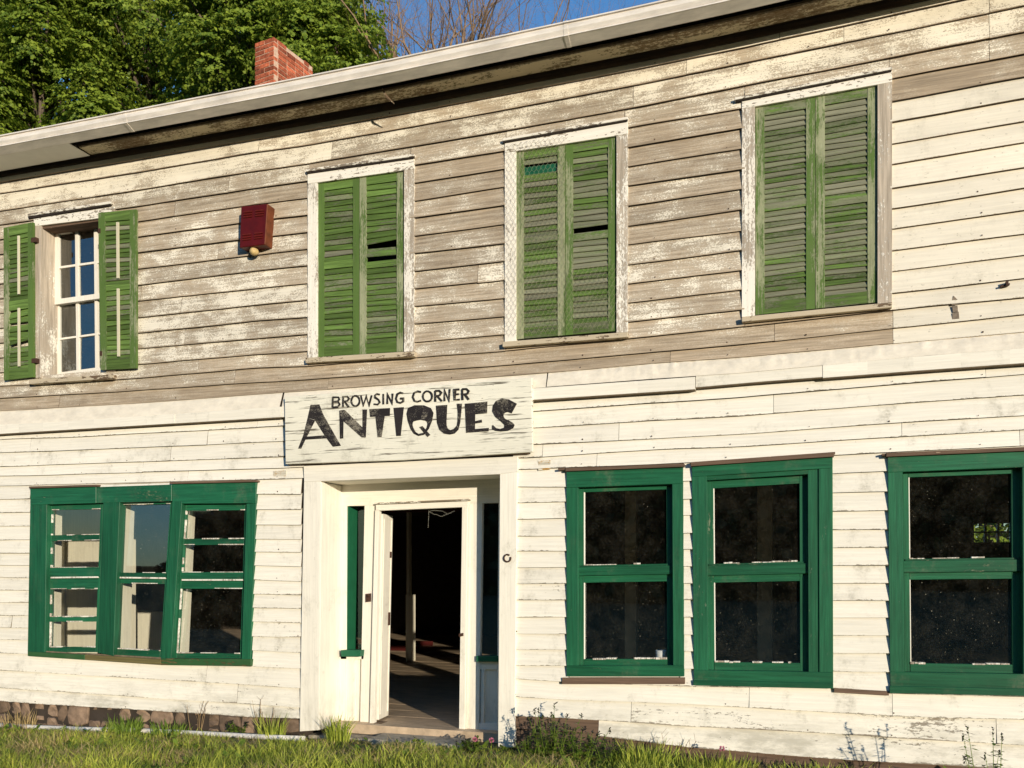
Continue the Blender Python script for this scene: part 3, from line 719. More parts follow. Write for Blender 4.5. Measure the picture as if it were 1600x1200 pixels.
for (TL, TR, BR, BL, br) in (((5.5, 356), (51, 347), (52, 589), (6, 594), 1), ((153.5, 332.5), (212.5, 327), (212.5, 575), (157, 578), 0)):
    P_ = Patch(TL, TR, BR, BL); mm = MB()
    bro = {(1, i): random.choice(['gone', 'gone', .8, -.6, 1.2, 0]) for i in range(0, 9)} if br else {}
    if br: bro[(1, 0)] = 'gone'
    shutter_leaf(mm, P_, 14, 14, Yf=-.075, mid=(.49, .55) if br else (.465, .50), top=.06, bot=.06, sw=.17, rod=True, broken=bro, paint=.72, stile_p=.62)
    for hv in (.1, .88): P_.rect(mm, .94 if br else -.02, hv, 1.1 if br else .05, hv+.03, -.078, -.03, 3)
    mk('shutter', mm, [M['shut'], M['shutz'], M['rod'], M['iron']], w1, label='open shutter with several slats missing' if br else 'open shutter with its slats whole')

# ---------------------------------------------------------------- lower floor windows
def box_window(label, TL, TR, BR, BL, aL, aR, g, casL, casR, hd, up_, rail, lo_, brail, bcas, sillv, strip=None, tilt=(0, 0)):
    """all in photo px along the left edge; Patch handles the slope"""
    P_ = Patch(TL, TR, BR, BL); W, H = aR-aL, BL[1]-TL[1]
    U_ = lambda x: (x-aL)/W; V_ = lambda y: (y-TL[1])/H
    mb = MB(); F0, B0 = -.036, .05
    P_.rect(mb, 0, V_(hd), U_(casL), V_(bcas), F0, B0, 0, .79); P_.rect(mb, U_(casR), V_(hd), 1, V_(bcas), F0, B0, 0, .79)
    P_.rect(mb, 0, 0, 1, V_(hd), F0-.003, B0, 1, .75)
    P_.rect(mb, 0, V_(bcas), 1, V_(sillv), F0-.004, B0, 1, .78)
    if sillv < BL[1]-1: P_.rect(mb, -.004, V_(sillv), 1.0, 1, F0-.018, B0, 1, .76)
    P_.rect(mb, -.01, -.012, 1.01, 0.004, F0-.03, 0, 2, .3)
    cR = casR
    if strip: P_.rect(mb, U_(strip), V_(hd), U_(casR), V_(bcas), F0+.012, B0, 0, .79); cR = strip; P_.rect(mb, U_(casL), V_(hd), U_(strip), V_(hd+7), F0+.012, B0, 1, .78)
    w = mk('window', mb, [M['green'], M['greenx'], M['brownwood']], B, bevel=.0025, label=label)
    x0, x1 = g; S0 = .022; t0 = hd+(7 if strip else 0)
    a = MB()
    P_.rect(a, U_(casL), V_(t0), U_(x0), V_(rail[1]), S0, S0+.04, 0, .78); P_.rect(a, U_(x1), V_(t0), U_(cR), V_(rail[1]), S0, S0+.04, 0, .78)
    P_.rect(a, U_(x0), V_(t0), U_(x1), V_(up_[0]), S0+.001, S0+.04, 1, .76)
    P_.rect(a, U_(casL), V_(rail[0]+3), U_(cR), V_(rail[1]-5), S0-.022, S0+.04, 1, .78); P_.rect(a, U_(casL)+.01, V_(rail[0]), U_(cR)-.02, V_(rail[0]+3), S0-.008, S0+.04, 1, .68)
    mk('sash', a, [M['green'], M['greenx']], w, bevel=.002)
    a = MB()
    P_.rect(a, U_(casL), V_(rail[1]-5), U_(x0), V_(bcas), S0+.002, S0+.04, 0, .78); P_.rect(a, U_(x1), V_(rail[1]-5), U_(cR), V_(bcas), S0+.002, S0+.04, 0, .78)
    P_.rect(a, U_(x0), V_(rail[1]-5), U_(x1), V_(lo_[0]), S0+.003, S0+.04, 1, .76)
    P_.rect(a, U_(x0), V_(lo_[1]), U_(x1), V_(bcas), S0-.002, S0+.04, 1, .79)
    # cracked putty along the glass
    x = x0
    while x < x1-3:
        e = min(x1, x+random.uniform(5, 24))
        for yy in (lo_[1], up_[1]):
            if random.random() < .75: P_.rect(a, U_(x), V_(yy-random.uniform(1, 2.4)), U_(e)-.003, V_(yy+random.uniform(.2, 1.4)), S0-.006, S0+.02, 2, .5)
        x = e
    for yy in (up_, lo_): P_.rect(a, U_(x0-.2), V_(yy[0]), U_(x0+1.6), V_(yy[1]), S0+.004, S0+.02, 2, .75)
    mk('sash', a, [M['green'], M['greenx'], M['casing']], w, bevel=.002)
    a = MB(); P_.pane(a, U_(x0), V_(up_[0]), U_(x1), V_(up_[1]), S0+.02, *tilt); P_.pane(a, U_(x0), V_(lo_[0]), U_(x1), V_(lo_[1]), S0+.026, tilt[1], tilt[0])
    mk('glass', a, M['glass'], w)
    # inner trim
    a = MB(); P_.rect(a, U_(casL)-.06, V_(hd)-.05, U_(casL), V_(bcas)+.04, .10, .14, 0, .8); P_.rect(a, U_(cR), V_(hd)-.05, U_(cR)+.06, V_(bcas)+.04, .10, .14, 0, .8)
    mk_each('inner_trim', a, M['interior'], w)
    return w
WA = box_window('green framed window right of the doorway, narrowest of the three', (885, 735), (1067, 728), (1069, 1057), (885, 1057), 885, 1067, (912, 1041), 903, 1050, 762, (770, 884), (884, 905), (911, 1030), 1039, 1040, 1057, tilt=(.004, -.006))
WB_ = box_window('green framed window with a double frame, middle of three', (1081, 727), (1301, 712), (1302, 1076), (1084, 1071), 1081, 1301, (1114, 1249), 1104, 1279, 745, (765, 882), (882, 905), (911, 1034), 1046, 1047, 1063, strip=1262, tilt=(.003, .008))
WC_ = box_window('widest green framed window near the right end of the wall', (1387, 712), (1622, 702), (1624, 1088), (1391, 1083), 1387, 1622, (1419, 1580), 1410, 1597, 738, (747, 874), (874, 900), (906, 1036), 1049, 1050, 1072, tilt=(-.004, .003))
bs = MB()
bs.q([(878, 1059), (1070, 1059), (1070, 1069), (878, 1069)], -.05, 0, p=.3)
bs.q([(1303, 1075), (1389, 1080), (1389, 1087), (1303, 1082)], -.035, 0, p=.2)
mk_each('sill_board', bs, M['brownwood'], B, bevel=.002)
hs = MB()
for x0, y0, x1, y1 in ((872, 735, 885, 734), (1080, 725, 1305, 709), (1378, 712, 1400, 710)): hs.q([(x0, y0-3), (x1, y1-3), (x1, y1), (x0, y0)], -.055, 0, p=.2)
mk_each('drip_strip', hs, M['brownwood'], B)

mb = MB(); F0, B0 = -.036, .06
mb.q([(47, 762), (150, 759), (150, 786), (47, 789)], F0-.004, B0, 1, .74); mb.q([(151, 761), (268, 757), (268, 783), (151, 786)], F0-.001, B0, 1, .76); mb.q([(269, 755), (400, 752), (400, 786), (269, 787)], F0-.005, B0, 1, .78)
mb.q([(47, 789), (73, 788), (70, 1019), (43, 1019)], F0, B0, 0, .79)
mb.q([(161, 786), (187, 783), (177, 1025), (152, 1020)], F0, B0, 0, .79)
mb.q([(269, 783), (284, 783), (267, 1032), (251, 1030)], F0-.006, B0, 0, .78)
mb.q([(385, 787), (400, 786), (391, 1038), (377, 1036)], F0, B0, 0, .79)
mb.q([(45, 760), (152, 757), (152, 760), (45, 763)], -.065, 0, 2, .3); mb.q([(265, 753), (401, 750), (401, 753), (265, 756)], -.065, 0, 2, .3)
WL = mk('window', mb, [M['green'], M['greenx'], M['brownwood']], B, bevel=.0025, label='leaning triple green window left of the doorway')
a = MB()
a.q([(43, 1018), (132, 1023), (132, 1031), (43, 1025)], -.055, .03, 0, .7); a.q([(132.5, 1023), (251, 1030), (251, 1039), (132.5, 1031)], -.05, .03, 0, .35); a.q([(251.5, 1029), (392, 1030), (392, 1041), (251.5, 1039)], -.06, .03, 0, .6)
mk_each('sill', a, M['mossy'], WL, bevel=.003)
SA_ = Patch((73, 788), (161, 786), (152, 1019), (70, 1019)); SB_ = Patch((187, 782), (269, 780), (252, 1028), (177, 1024)); SC_ = Patch((283, 787), (385, 786), (377, 1032), (267, 1031))
def sashset(P_, name_tilts, fr, cells, rails, y=.018, mu=()):
    a = MB(); v0, v1 = cells[0][0], cells[-1][1]
    P_.rect(a, 0, 0, fr[0], 1, y, y+.04, 0, .76); P_.rect(a, 1-fr[1], 0, 1, 1, y, y+.04, 0, .76)
    P_.rect(a, fr[0], 0, 1-fr[1], v0, y+.001, y+.04, 1, .74); P_.rect(a, fr[0], v1, 1-fr[1], 1, y+.001, y+.04, 1, .68)
    for i, (c0, c1) in enumerate(zip(cells, cells[1:])):
        big = (c1[0]-c0[1]) > .05
        if big:
            m = c0[1]+(c1[0]-c0[1])*.45
            P_.rect(a, 0, c0[1], 1, m, y-.012, y+.04, 1, .76); P_.rect(a, 0, m+.004, 1, c1[0], y+.004, y+.04, 1, .75)
            P_.rect(a, fr[0], m-.004, 1-fr[1], m+.006, y-.016, y, 2, .6)
        else: P_.rect(a, fr[0], c0[1], 1-fr[1], c1[0], y+.004, y+.034, 1, .68)
    for c in cells:                                              # flaking putty
        for (ua, ub, va, vb) in ((fr[0]-.008, fr[0]+.008, c[0], c[1]), (fr[0], 1-fr[1], c[0]-.006, c[0]+.001), (fr[0], 1-fr[1], c[1]-.004, c[1]+.004)):
            k0 = 0.
            while k0 < 1:
                k1 = min(1, k0+random.uniform(.08, .35))
                if random.random() < .6:
                    if ub-ua < vb-va: P_.rect(a, ua, va+(vb-va)*k0, ub-random.uniform(0, .008), va+(vb-va)*k1, y-.002, y+.02, 2, .5)
                    else: P_.rect(a, ua+(ub-ua)*k0, va, ua+(ub-ua)*k1, vb-random.uniform(0, .003), y-.002, y+.02, 2, .5)
                k0 = k1
    mk('sash', a, [M['green'], M['greenx'], M['casing']], WL, bevel=.002)
    g_ = MB()
    for c, t in zip(cells, name_tilts): P_.pane(g_, fr[0], c[0], 1-fr[1], c[1], y+.02, *t)
    mk('glass', g_, M['glass'], WL)
sashset(SA_, [(.02, .0), (.02, -.03), (.02, -.05), (0, -.05)], (.09, .04), [(.04, .21), (.25, .43), (.575, .76), (.795, .965)], 0)
sashset(SB_, [(.0, .024), (.04, -.02)], (.06, .03), [(.03, .465), (.535, .955)], 0)
sashset(SC_, [(-.03, -.02), (-.03, -.01), (-.05, .03)], (.08, .02), [(.045, .225), (.265, .44), (.545, .955)], 0)
a = MB()                                                          # deep inner jambs seen through the glass
for (x0, x1, y0, y1, xb0, xb1) in ((66, 74, 776, 1030, 64, 72), (176, 189, 776, 1034, 170, 181), (274, 286, 776, 1036, 262, 274), (386, 396, 776, 1040, 380, 388)):
    a.q([(x0, y0), (x1, y0), (xb1, y1), (xb0, y1)], .07, .27, 0, .5)
a.q([(60, 1024), (396, 1034), (396, 1040), (60, 1030)], .07, .3, 0, .5)
mk_each('inner_jamb', a, M['interior'], WL)
# cream partition standing behind the triple window
a = MB(); pa0 = at(60, 900, 1.5)[0]; pa1 = at(205, 900, 1.5)[0]
a.box((pa0-2.2, 1.5, FL), (pa1, 1.58, 2.78)); a.box((GX(20)-.9, .14, FL), (GX(20)-.82, 1.5, 2.78))
a.box((at(215, 900, 2.4)[0], 2.4, FL), (at(262, 900, 2.4)[0], 2.5, .95))
mk('partition', a, M['interior'], B)
# posts and pieces in the dark room
a = MB()
for px_, Y, w_ in ((985, 2.6, .13), (1195, 2.2, .15)):
    x = at(px_, 900, Y)[0]; a.box((x-w_/2, Y, FL), (x+w_/2, Y+w_, 2.78))
mk_each('room_post', a, plain('stained_post', (.45, .34, .2), .6), B)
a = MB(); x = at(639, 1000, 5.6)[0]; a.box((x-.06, 5.6, FL), (x+.06, 5.72, 1.12)); a.box((x-.05, 5.61, 1.12), (x+.0, 5.70, 2.78)); mk('newel_post', a, M['interior'], B)
a = MB(); 
for Y_, xo in ((8.3, 0), (7.2, -.3)):
    x = at(660, 1000, Y_)[0]; a.box((x-2.2+xo, Y_, FL+.001), (x+.2+xo, Y_+.06, FL+.09))
a.box((at(560, 800, 3.2)[0], 3.2, 2.3), (at(760, 800, 3.2)[0], 3.3, 2.78))
mk_each('red_trim', a, M['red_trim'], B)
a = MB()                                                           # small divided window in the far wall
x0, x1, z0, z1 = backops[0]
for i in range(4): x = x0+(x1-x0)*i/3; a.box((x-.02, DEEP-.01, z0), (x+.02, DEEP+.05, z1))
for z in (z0, (z0+z1)/2, z1-.03): a.box((x0, DEEP-.012, z), (x1, DEEP+.048, z+.03))
mk('rear_window', a, M['casing'], B)

# ---------------------------------------------------------------- doorway
RY = .335
dm = MB()
dm.q([(475, 741), (501, 740), (497, 1141), (468, 1143)], -.045, .02, 0, .80)
dm.q([(500.5, 753), (502.5, 753), (498.5, 1141), (496, 1141)], -.044, RY, 0, .82)
dm.q([(781, 738), (808, 737), (804, 1168), (778, 1168)], -.045, .02, 0, .80)
dm.q([(781.5, 738), (783, 738), (780, 1166), (778.5, 1166)], -.04, RY, 0, .80)
dm.q([(474, 728), (809, 713), (809, 737), (781, 741), (475, 753)], -.048, .02, 1, .80)
DS = mk('doorway', dm, [M['trimz'], M['trimx']], B, bevel=.003, label='recessed cream doorway with narrow sidelights')
a = MB(); a.q([(501, 750), (781, 739), (781, 741), (501, 752.5)], -.02, RY, 0, .8); mk('porch_ceiling', a, M['trimx'], DS)
a = MB()
a.q([(526, 740), (800, 726), (800, 785), (526, 791)], RY, RY+.05, 1, .80)
a.q([(526, 791), (542.5, 790.6), (541, 1140), (522, 1140)], RY, RY+.05, 0, .81)
a.q([(569.5, 790), (586, 789.6), (582, 1146), (562, 1146)], RY, RY+.05, 0, .80)
a.q([(733, 785.5), (753.5, 785), (748, 1152), (728, 1152)], RY, RY+.05, 0, .81)
a.q([(779, 785), (800, 784), (800, 1160), (776, 1160)], RY, RY+.05, 0, .80)
a.q([(532, 1020), (569, 1020), (568, 1030), (532, 1030)], RY+.0, RY+.05, 1, .78)
a.q([(541, 1028), (554, 1028), (552, 1128), (539, 1128)], RY+.004, RY+.05, 0, .80)
a.q([(744, 1032), (782, 1032), (782, 1046), (744, 1046)], RY+.005, RY+.05, 1, .80)
a.q([(744, 1130), (782, 1130), (782, 1152), (744, 1152)], RY+.005, RY+.05, 1, .78)
a.q([(752, 1046), (757, 1046), (756, 1130), (751, 1130)], RY+.006, RY+.05, 0, .78)
mk('sidelight_frame', a, [M['trimz'], M['trimx']], DS, bevel=.002)
a = MB()
a.q([(541, 1028), (570, 1028), (566, 1140), (538, 1140)], RY+.03, RY+.05, 0, .8); a.q([(748, 1044), (783, 1044), (783, 1135), (748, 1135)], RY+.03, RY+.05, 0, .78)
mk_each('lower_panel', a, M['trimz'], DS)
a = MB()
a.q([(542, 791), (544, 791), (542, 1020), (540, 1020)], RY+.004, RY+.2, 0); a.q([(532, 1016), (564, 1016), (563, 1026), (533, 1026)], RY-.07, RY+.05, 0)
a.q([(744, 1025), (783, 1025), (783, 1034), (744, 1034)], RY-.04, RY+.05, 0)
mk_each('sidelight_sill', a, M['green_flat'], DS, bevel=.003)
gl_ = MB()
for q_ in ([(544, 791), (570, 791), (566, 1018), (542, 1018)], [(753, 785), (779, 784), (777, 1026), (749, 1026)]):
    gl_.add([at(x, y, RY+.2 if q_[0][0] < 600 else RY+.03) for x, y in q_], [(3, 2, 1, 0)])
mk_each('sidelight_glass', gl_, M['glass'], DS)
a = MB(); FRY = RY-.035
a.q([(587, 789), (731, 783), (731, 792), (587, 798)], FRY, RY+.02, 1, .81)
a.q([(586, 797), (592, 797), (584, 1147), (577, 1147)], FRY, RY+.02, 0, .81)
a.q([(722, 792), (730, 792), (726, 1148), (717, 1146)], FRY, RY+.02, 0, .81)
a.q([(730, 787), (734, 787), (729, 1148), (725, 1148)], FRY+.01, RY+.02, 0, .78)
a.q([(586, 785.5), (732, 779.5), (732, 782), (586, 788)], FRY-.02, RY+.02, 1, .5)
mk('storm_door_frame', a, [M['trimz'], M['trimx']], DS, bevel=.002)
# door leaf swung inward, hinged at the left
P0 = Vector(at(592, 1000, RY+.03)); a = MB(); zt = at(592, 803, RY+.03)[2]; zb_ = FL+.02
th = R(97); dx, dy = math.cos(th), math.sin(th)
def leaf(mb, s0, s1, z0, z1, o0, o1, mi=0, p=.8):
    c = [(P0.x+dx*s-dy*-o, P0.y+dy*s+dx*-o) for s, o in ((s0, o0), (s1, o0), (s1, o1), (s0, o1))]
    mb.add([(x-.05*(zt-z)/(zt-zb_), y, z) for z in (z0, z1) for x, y in c], [(3, 2, 1, 0), (4, 5, 6, 7), (0, 1, 5, 4), (1, 2, 6, 5), (2, 3, 7, 6), (3, 0, 4, 7)], mi, p)
leaf(a, 0, .28, zb_, zt, 0, .045)
for s0, s1 in ((0.02, .05), (.235, .26)): leaf(a, s0, s1, zb_+.05, zt-.05, .045, .053)
ob = mk('door', a, M['trimz'], DS, bevel=.003, label='cream door folded back inside the doorway')
a = MB(); leaf(a, .20, .235, zb_+.92, zb_+1.05, .045, .058); leaf(a, .21, .23, zb_+1.6, zb_+1.66, .045, .06); mk_each('lock_plate', a, M['iron'], ob)
a = MB(); a.q([(571, 928), (579, 927), (579, 940), (571, 941)], RY-.012, RY, 0); a.q([(574, 929), (577, 929), (577, 932), (574, 932)], RY-.04, RY, 0); mk('latch', a, M['iron'], DS)
a = MB(); a.q([(717, 990), (723, 989), (723, 994), (717, 995)], FRY-.02, FRY, 0); mk('strike_plate', a, M['iron'], DS)
a = MB(); a.q([(583, 1130), (725, 1144), (725, 1149), (583, 1136)], RY-.05, RY+.1, 0, .25)
z0 = FL-.01; a.box((GX(586)-.03-.3, RY-.06, z0-.04), (GX(734)-.1, RY+.25, z0+.004), 0, .3)
mk('threshold', a, M['wood'], DS, bevel=.004)
cs = MB(); cs.box((GX(590)-.05, -.12, -.4), (GX(730)-.02, RY+.02, -.035)); cs.box((GX(478), .02, -.4), (GX(806), RY+.1, -.07))
mk('concrete_step', cs, M['concrete'], B, bevel=.012)
rg = MB(); c = at(793, 872, -.05); pts = [(c[0]+.032*math.cos(t), -.055, c[2]+.032*math.sin(t)) for t in np.linspace(.9, 6.6, 16)]
rg.tube(pts, .007, 6); mk('iron_ring', rg, M['iron'], None, smooth=True, loc=(c[0], -.055, c[2]), label='small rusty ring fixed on the post right of the doorway', cat='ring')
# bead chain hanging in the doorway
chn = MB(); path = [(669, 824), (669.5, 812), (670, 799), (678, 803), (690, 807), (700, 803), (711, 798)]; path2 = [(670, 799), (680, 797.5), (692, 799), (700, 803)]
for pth in (path, path2):
    w_ = [Vector(at(x, y, RY+.02)) for x, y in pth]
    for p0, p1 in zip(w_, w_[1:]):
        k = max(1, int((p1-p0).length/.011))
        for i in range(k):
            q_ = p0.lerp(p1, i/k)+Vector((0, 0, random.uniform(-.003, .003))); r_ = .0042
            chn.add([(q_.x-r_, q_.y, q_.z), (q_.x, q_.y-r_, q_.z), (q_.x+r_, q_.y, q_.z), (q_.x, q_.y+r_, q_.z), (q_.x, q_.y, q_.z+r_), (q_.x, q_.y, q_.z-r_)],
                    [(0, 1, 4), (1, 2, 4), (2, 3, 4), (3, 0, 4), (1, 0, 5), (2, 1, 5), (3, 2, 5), (0, 3, 5)])
mk('bead_chain', chn, M['chain'], None, loc=at(670, 799, RY+.02), label='thin bead chain hanging from the top of the open doorway', cat='chain')
cp = MB(); c = at(1033, 1030, .12); cp.lathe([(.036, 0), (.044, .004), (.047, .078), (.042, .078), (.040, .01)], (c[0], c[1], c[2]), 18)
mk('cup', cp, M['white'], None, smooth=True, loc=c, label='small white cup standing inside on the sill of a green window', cat='cup')
cb = MB(); cb.box((GX(905), .062, at(905, 1034, .06)[2]-.05), (GX(1050), .2, at(905, 1031, .12)[2])); mk('inner_sill', cb, M['interior'], WA)

# small marks on the wall
tm = MB()
for pts in ([(427, 736), (447, 735), (447, 746), (427, 748)], [(841, 720), (860, 719), (860, 733), (841, 735)]):
    tm.q(pts, -.024, -.02)
mk_each('tape_residue', tm, peel('tape_residue', (.50, .27, .06, 1), (.78, .72, .59), fine=60, const=.45, k=.3, chipdark=1), B)
sm_ = MB(); sm_.q([(1487, 470), (1490, 462), (1496, 468), (1496, 476), (1487, 477)], -.028, -.02); sm_.q([(1488, 478), (1496, 477), (1497, 487), (1489, 488)], -.028, -.02); sm_.q([(1488, 489), (1498, 487), (1499, 498), (1488, 499)], -.0285, -.02)
mk('bare_patch', sm_, M['stain'], B)
br = MB(); br.q([(1563, 446), (1578, 442), (1578, 445), (1563, 449)], -.045, -.02); br.q([(1572, 439), (1576, 438), (1576, 446), (1572, 446)], -.06, -.02)
mk('wall_bracket', br, M['iron'], None, loc=at(1570, 445, -.03), bevel=.001, label='tiny rusty bracket on the white upper boards at the right', cat='bracket')

# ---------------------------------------------------------------- sign
SG = at(638, 655, -.08); sgn = empty('antiques_sign', SG, label='white painted board reading BROWSING CORNER ANTIQUES above the doorway', cat='sign')
sb = MB(); sb.q([(444.5, 620), (560, 611.5), (700, 600.5), (831, 590), (832, 706), (742, 712), (628, 719), (446, 725)], -.10, -.062, 0, .74)
mk('board', sb, M['sign'], sgn, bevel=.004)
sbk = MB(); sbk.q([(450, 716), (826, 702), (826, 709), (450, 727)], -.062, -.03, 0, .4); sbk.q([(455, 630), (820, 604), (820, 612), (455, 640)], -.062, -.03, 0, .4); mk_each('batten', sbk, M['wood'], sgn)
LT = MB(); YL = [-.1012]
def A_(p): return (455+p[0]/8, 600+p[1]/8)
def B_(p): return (640+p[0]/8, 590+p[1]/8)
def poly(f, pts):
    YL[0] -= .00025; LT.q([f(p) for p in pts], YL[0], -.1, 0, .60)
def strip(f, o, i, closed=False):
    YL[0] -= .00025; n = len(o)
    for k in range(n if closed else n-1):
        j = (k+1) % n; LT.q([f(o[k]), f(o[j]), f(i[j]), f(i[k])], YL[0], -.1, 0, .60)
def stroke(f, pts, w=10):
    L_, R_ = [], []
    for k, p in enumerate(pts):
        a, b = pts[max(0, k-1)], pts[min(len(pts)-1, k+1)]; d = Vector((b[0]-a[0], b[1]-a[1])); d = d.normalized() if d.length else Vector((1, 0))
        if 0 < k < len(pts)-1:
            d0 = Vector((p[0]-a[0], p[1]-a[1])).normalized(); c_ = max(.45, abs(d0.dot(d)))
        else: c_ = 1
        ww = w/c_*random.uniform(.85, 1.15); L_.append((p[0]-d.y*ww, p[1]+d.x*ww)); R_.append((p[0]+d.y*ww, p[1]-d.x*ww))
    strip(f, L_, R_)
def ell(cx, cy, rx, ry): return [(cx+rx*math.cos(t), cy+ry*math.sin(t)) for t in np.linspace(0, 2*math.pi, 15)]
poly(A_, [(240, 262), (352, 254), (402, 385), (300, 450), (205, 420)]); poly(A_, [(205, 420), (300, 455), (180, 690), (125, 808), (85, 808), (150, 640)]); poly(A_, [(290, 445), (402, 385), (622, 772), (520, 786), (430, 665)]); poly(A_, [(150, 660), (430, 640), (450, 680), (140, 698)])
poly(A_, [(600, 332), (655, 322), (650, 680), (608, 684)]); poly(A_, [(600, 332), (670, 325), (938, 590), (925, 670), (880, 668), (640, 455)]); poly(A_, [(890, 318), (948, 318), (932, 668), (890, 600)])
poly(A_, [(975, 312), (1235, 300), (1232, 398), (985, 412)]); poly(A_, [(1052, 405), (1168, 398), (1130, 662), (1078, 665)])
poly(A_, [(1278, 298), (1408, 288), (1368, 648), (1312, 650)])
strip(B_, [(-40, 450), (-22, 380), (60, 345), (180, 345), (265, 380), (298, 440), (280, 540), (240, 640), (180, 715), (110, 730), (50, 700), (10, 640), (-25, 540)],
      [(38, 565), (45, 550), (90, 535), (140, 528), (190, 535), (215, 552), (222, 580), (212, 625), (170, 690), (110, 702), (70, 675), (45, 625), (36, 590)], True)
poly(B_, [(120, 618), (160, 605), (258, 715), (222, 742)])
strip(B_, [(328, 350), (335, 450), (340, 560), (370, 650), (430, 700), (500, 712), (560, 700), (610, 650), (632, 560), (645, 430), (655, 325)],
      [(470, 340), (465, 450), (460, 540), (462, 600), (478, 640), (510, 655), (552, 640), (588, 600), (598, 540), (600, 430), (588, 325)])
poly(B_, [(690, 325), (822, 315), (815, 682), (705, 690)]); poly(B_, [(815, 315), (972, 298), (968, 445), (822, 458)]); poly(B_, [(812, 545), (900, 525), (905, 560), (812, 575)]); poly(B_, [(812, 642), (990, 628), (985, 670), (812, 682)])
sp_ = [((1340, 325), (1275, 445)), ((1240, 272), (1225, 428)), ((1150, 262), (1190, 440)), ((1080, 290), (1172, 465)), ((1040, 350), (1175, 490)), ((1032, 420), (1195, 515)), ((1070, 490), (1240, 535)), ((1140, 545), (1285, 560)), ((1185, 590), (1312, 590)), ((1180, 625), (1295, 630)), ((1130, 640), (1230, 665)), ((1080, 630), (1140, 672)), ((1040, 590), (1075, 665)), ((1030, 600), (1030, 645))]
strip(B_, [p[0] for p in sp_], [p[1] for p in sp_])
for p in ([(520, 158), (515, 292)], [(520, 165), (590, 165), (600, 190), (580, 215), (522, 222)], [(522, 222), (590, 225), (605, 255), (580, 285), (515, 292)],
          [(648, 150), (645, 288)], [(648, 158), (700, 155), (722, 180), (700, 210), (650, 215)], [(665, 215), (718, 288)], ell(802, 210, 52, 65),
          [(870, 145), (900, 265), (938, 150), (970, 265), (1005, 140)], [(1105, 130), (1070, 122), (1045, 140), (1045, 165), (1090, 195), (1105, 225), (1080, 255), (1030, 250)],
          [(1150, 122), (1150, 252)], [(1200, 248), (1200, 125), (1260, 240), (1265, 118)], [(1400, 115), (1365, 105), (1325, 125), (1308, 180), (1325, 225), (1365, 235), (1400, 215), (1400, 180), (1360, 180)]):
    stroke(A_, p)
for p in ([(140, 178), (100, 170), (55, 190), (38, 240), (60, 290), (100, 300), (140, 285)], ell(222, 232, 58, 65), [(318, 162), (320, 298)], [(318, 165), (370, 162), (395, 185), (375, 220), (322, 232)], [(345, 228), (402, 292)],
          [(435, 292), (435, 155), (490, 285), (500, 142)], [(620, 145), (562, 150), (562, 275), (625, 272)], [(565, 208), (612, 205)], [(655, 142), (660, 278)], [(655, 142), (710, 140), (738, 165), (720, 200), (665, 210)], [(690, 205), (738, 272)]):
    stroke(B_, p)
mk('lettering', LT, M['letter'], sgn)

# ---------------------------------------------------------------- red alarm box
bf = [at(*p, -.145) for p in ((376.5, 322.5), (418, 318), (414, 382), (374, 387))]
RB_ = empty('alarm_box', (bf[0][0], -.02, bf[3][2]), label='dark red metal alarm box with louvres on the weathered upper wall', cat='alarm box')
a = MB(); a.prism(bf, [(q[0], -.02, q[2]) for q in bf]); a.m[3] = 1; mk('housing', a, [M['red'], M['rust']], RB_, bevel=.006)
a = MB(); PB = Patch((376.5, 322.5), (418, 318), (414, 382), (374, 387))
for u0, u1 in ((.10, .42), (.55, .87)):
    for v0 in (.13, .19, .25, .68, .745, .80):
        f = [PB.P(u0, v0, -.146), PB.P(u1, v0, -.146), PB.P(u1, v0+.03, -.154), PB.P(u0, v0+.03, -.154)]
        a.prism(f, [(q[0], -.144, q[2]-.004) for q in f])
mk_each('louvre', a, plain('louvre_red', (.11, .012, .008), .4), RB_)
c = at(397, 389, -.085); a = MB(); a.lathe([(.028, .03), (.036, .01), (.045, -.012), (.043, -.03), (.030, -.045), (.012, -.052)], (c[0], c[1], c[2]-.01), 20)
mk('strobe_lamp', a, M['horn'], RB_, smooth=True)

# ---------------------------------------------------------------- foundation stones, pipe
fs_ = MB(); x = XL; 
while x < GX(474):
    w_ = random.uniform(.14, .36); nx = random.choice((2, 3, 3)); zt = LB.z(15, x)-.002; hh = zt+.35
    for k in range(nx):
        z1 = zt-k*hh/nx-.004; z0 = zt-(k+1)*hh/nx+.012; y = -.005+random.uniform(-.02, .03); j = lambda s=.022: random.uniform(-s, s)
        f = [(x+.008+j(), y, z0+j()), (x+w_/2, y-.012, z0+j()), (x+w_-.01+j(), y, z0+j()), (x+w_-.006, y-.008, (z0+z1)/2), (x+w_-.02+j(), y, z1), (x+w_/2, y-.01, z1), (x+.012+j(), y, z1), (x+.004, y-.01, (z0+z1)/2)]
        fs_.prism(f, [(q[0], .09, q[2]) for q in f])
    x += w_
mk('foundation_stones', fs_, M['stone'], B, bevel=.012)
fx = MB(); fx.box((XL, .03, -.6), (GX(474), .08, LB.z(15, GX(100))-.04)); mk('foundation', fx, M['underside'], B)
def gp_(x, y, dz=0): q = ground_at(x, y); return (q[0], q[1], q[2]+dz)
pp = MB(); pts = [gp_(x, y, .035) for x, y in ((-60, 1135), (60, 1141), (128, 1144), (220, 1147), (330, 1153), (420, 1158), (476, 1161))]
pp.tube([(p[0], p[1], p[2]+random.uniform(-.006, .006)) for p in pts], .026, 10)
mk('drain_pipe', pp, M['pipe'], None, smooth=True, loc=pts[2], label='white plastic pipe lying in the grass along the foundation', cat='pipe')
c = gp_(105, 1139); pb = MB(); pb.box((c[0]-.20, c[1]-.0, c[2]), (c[0]+.22, c[1]+.12, c[2]+.10), rot=-.05, piv=(c[0], c[1]))
mk('white_board', pb, M['pipe'], None, bevel=.008, loc=c, label='short white board end lying by the foundation stones', cat='board')

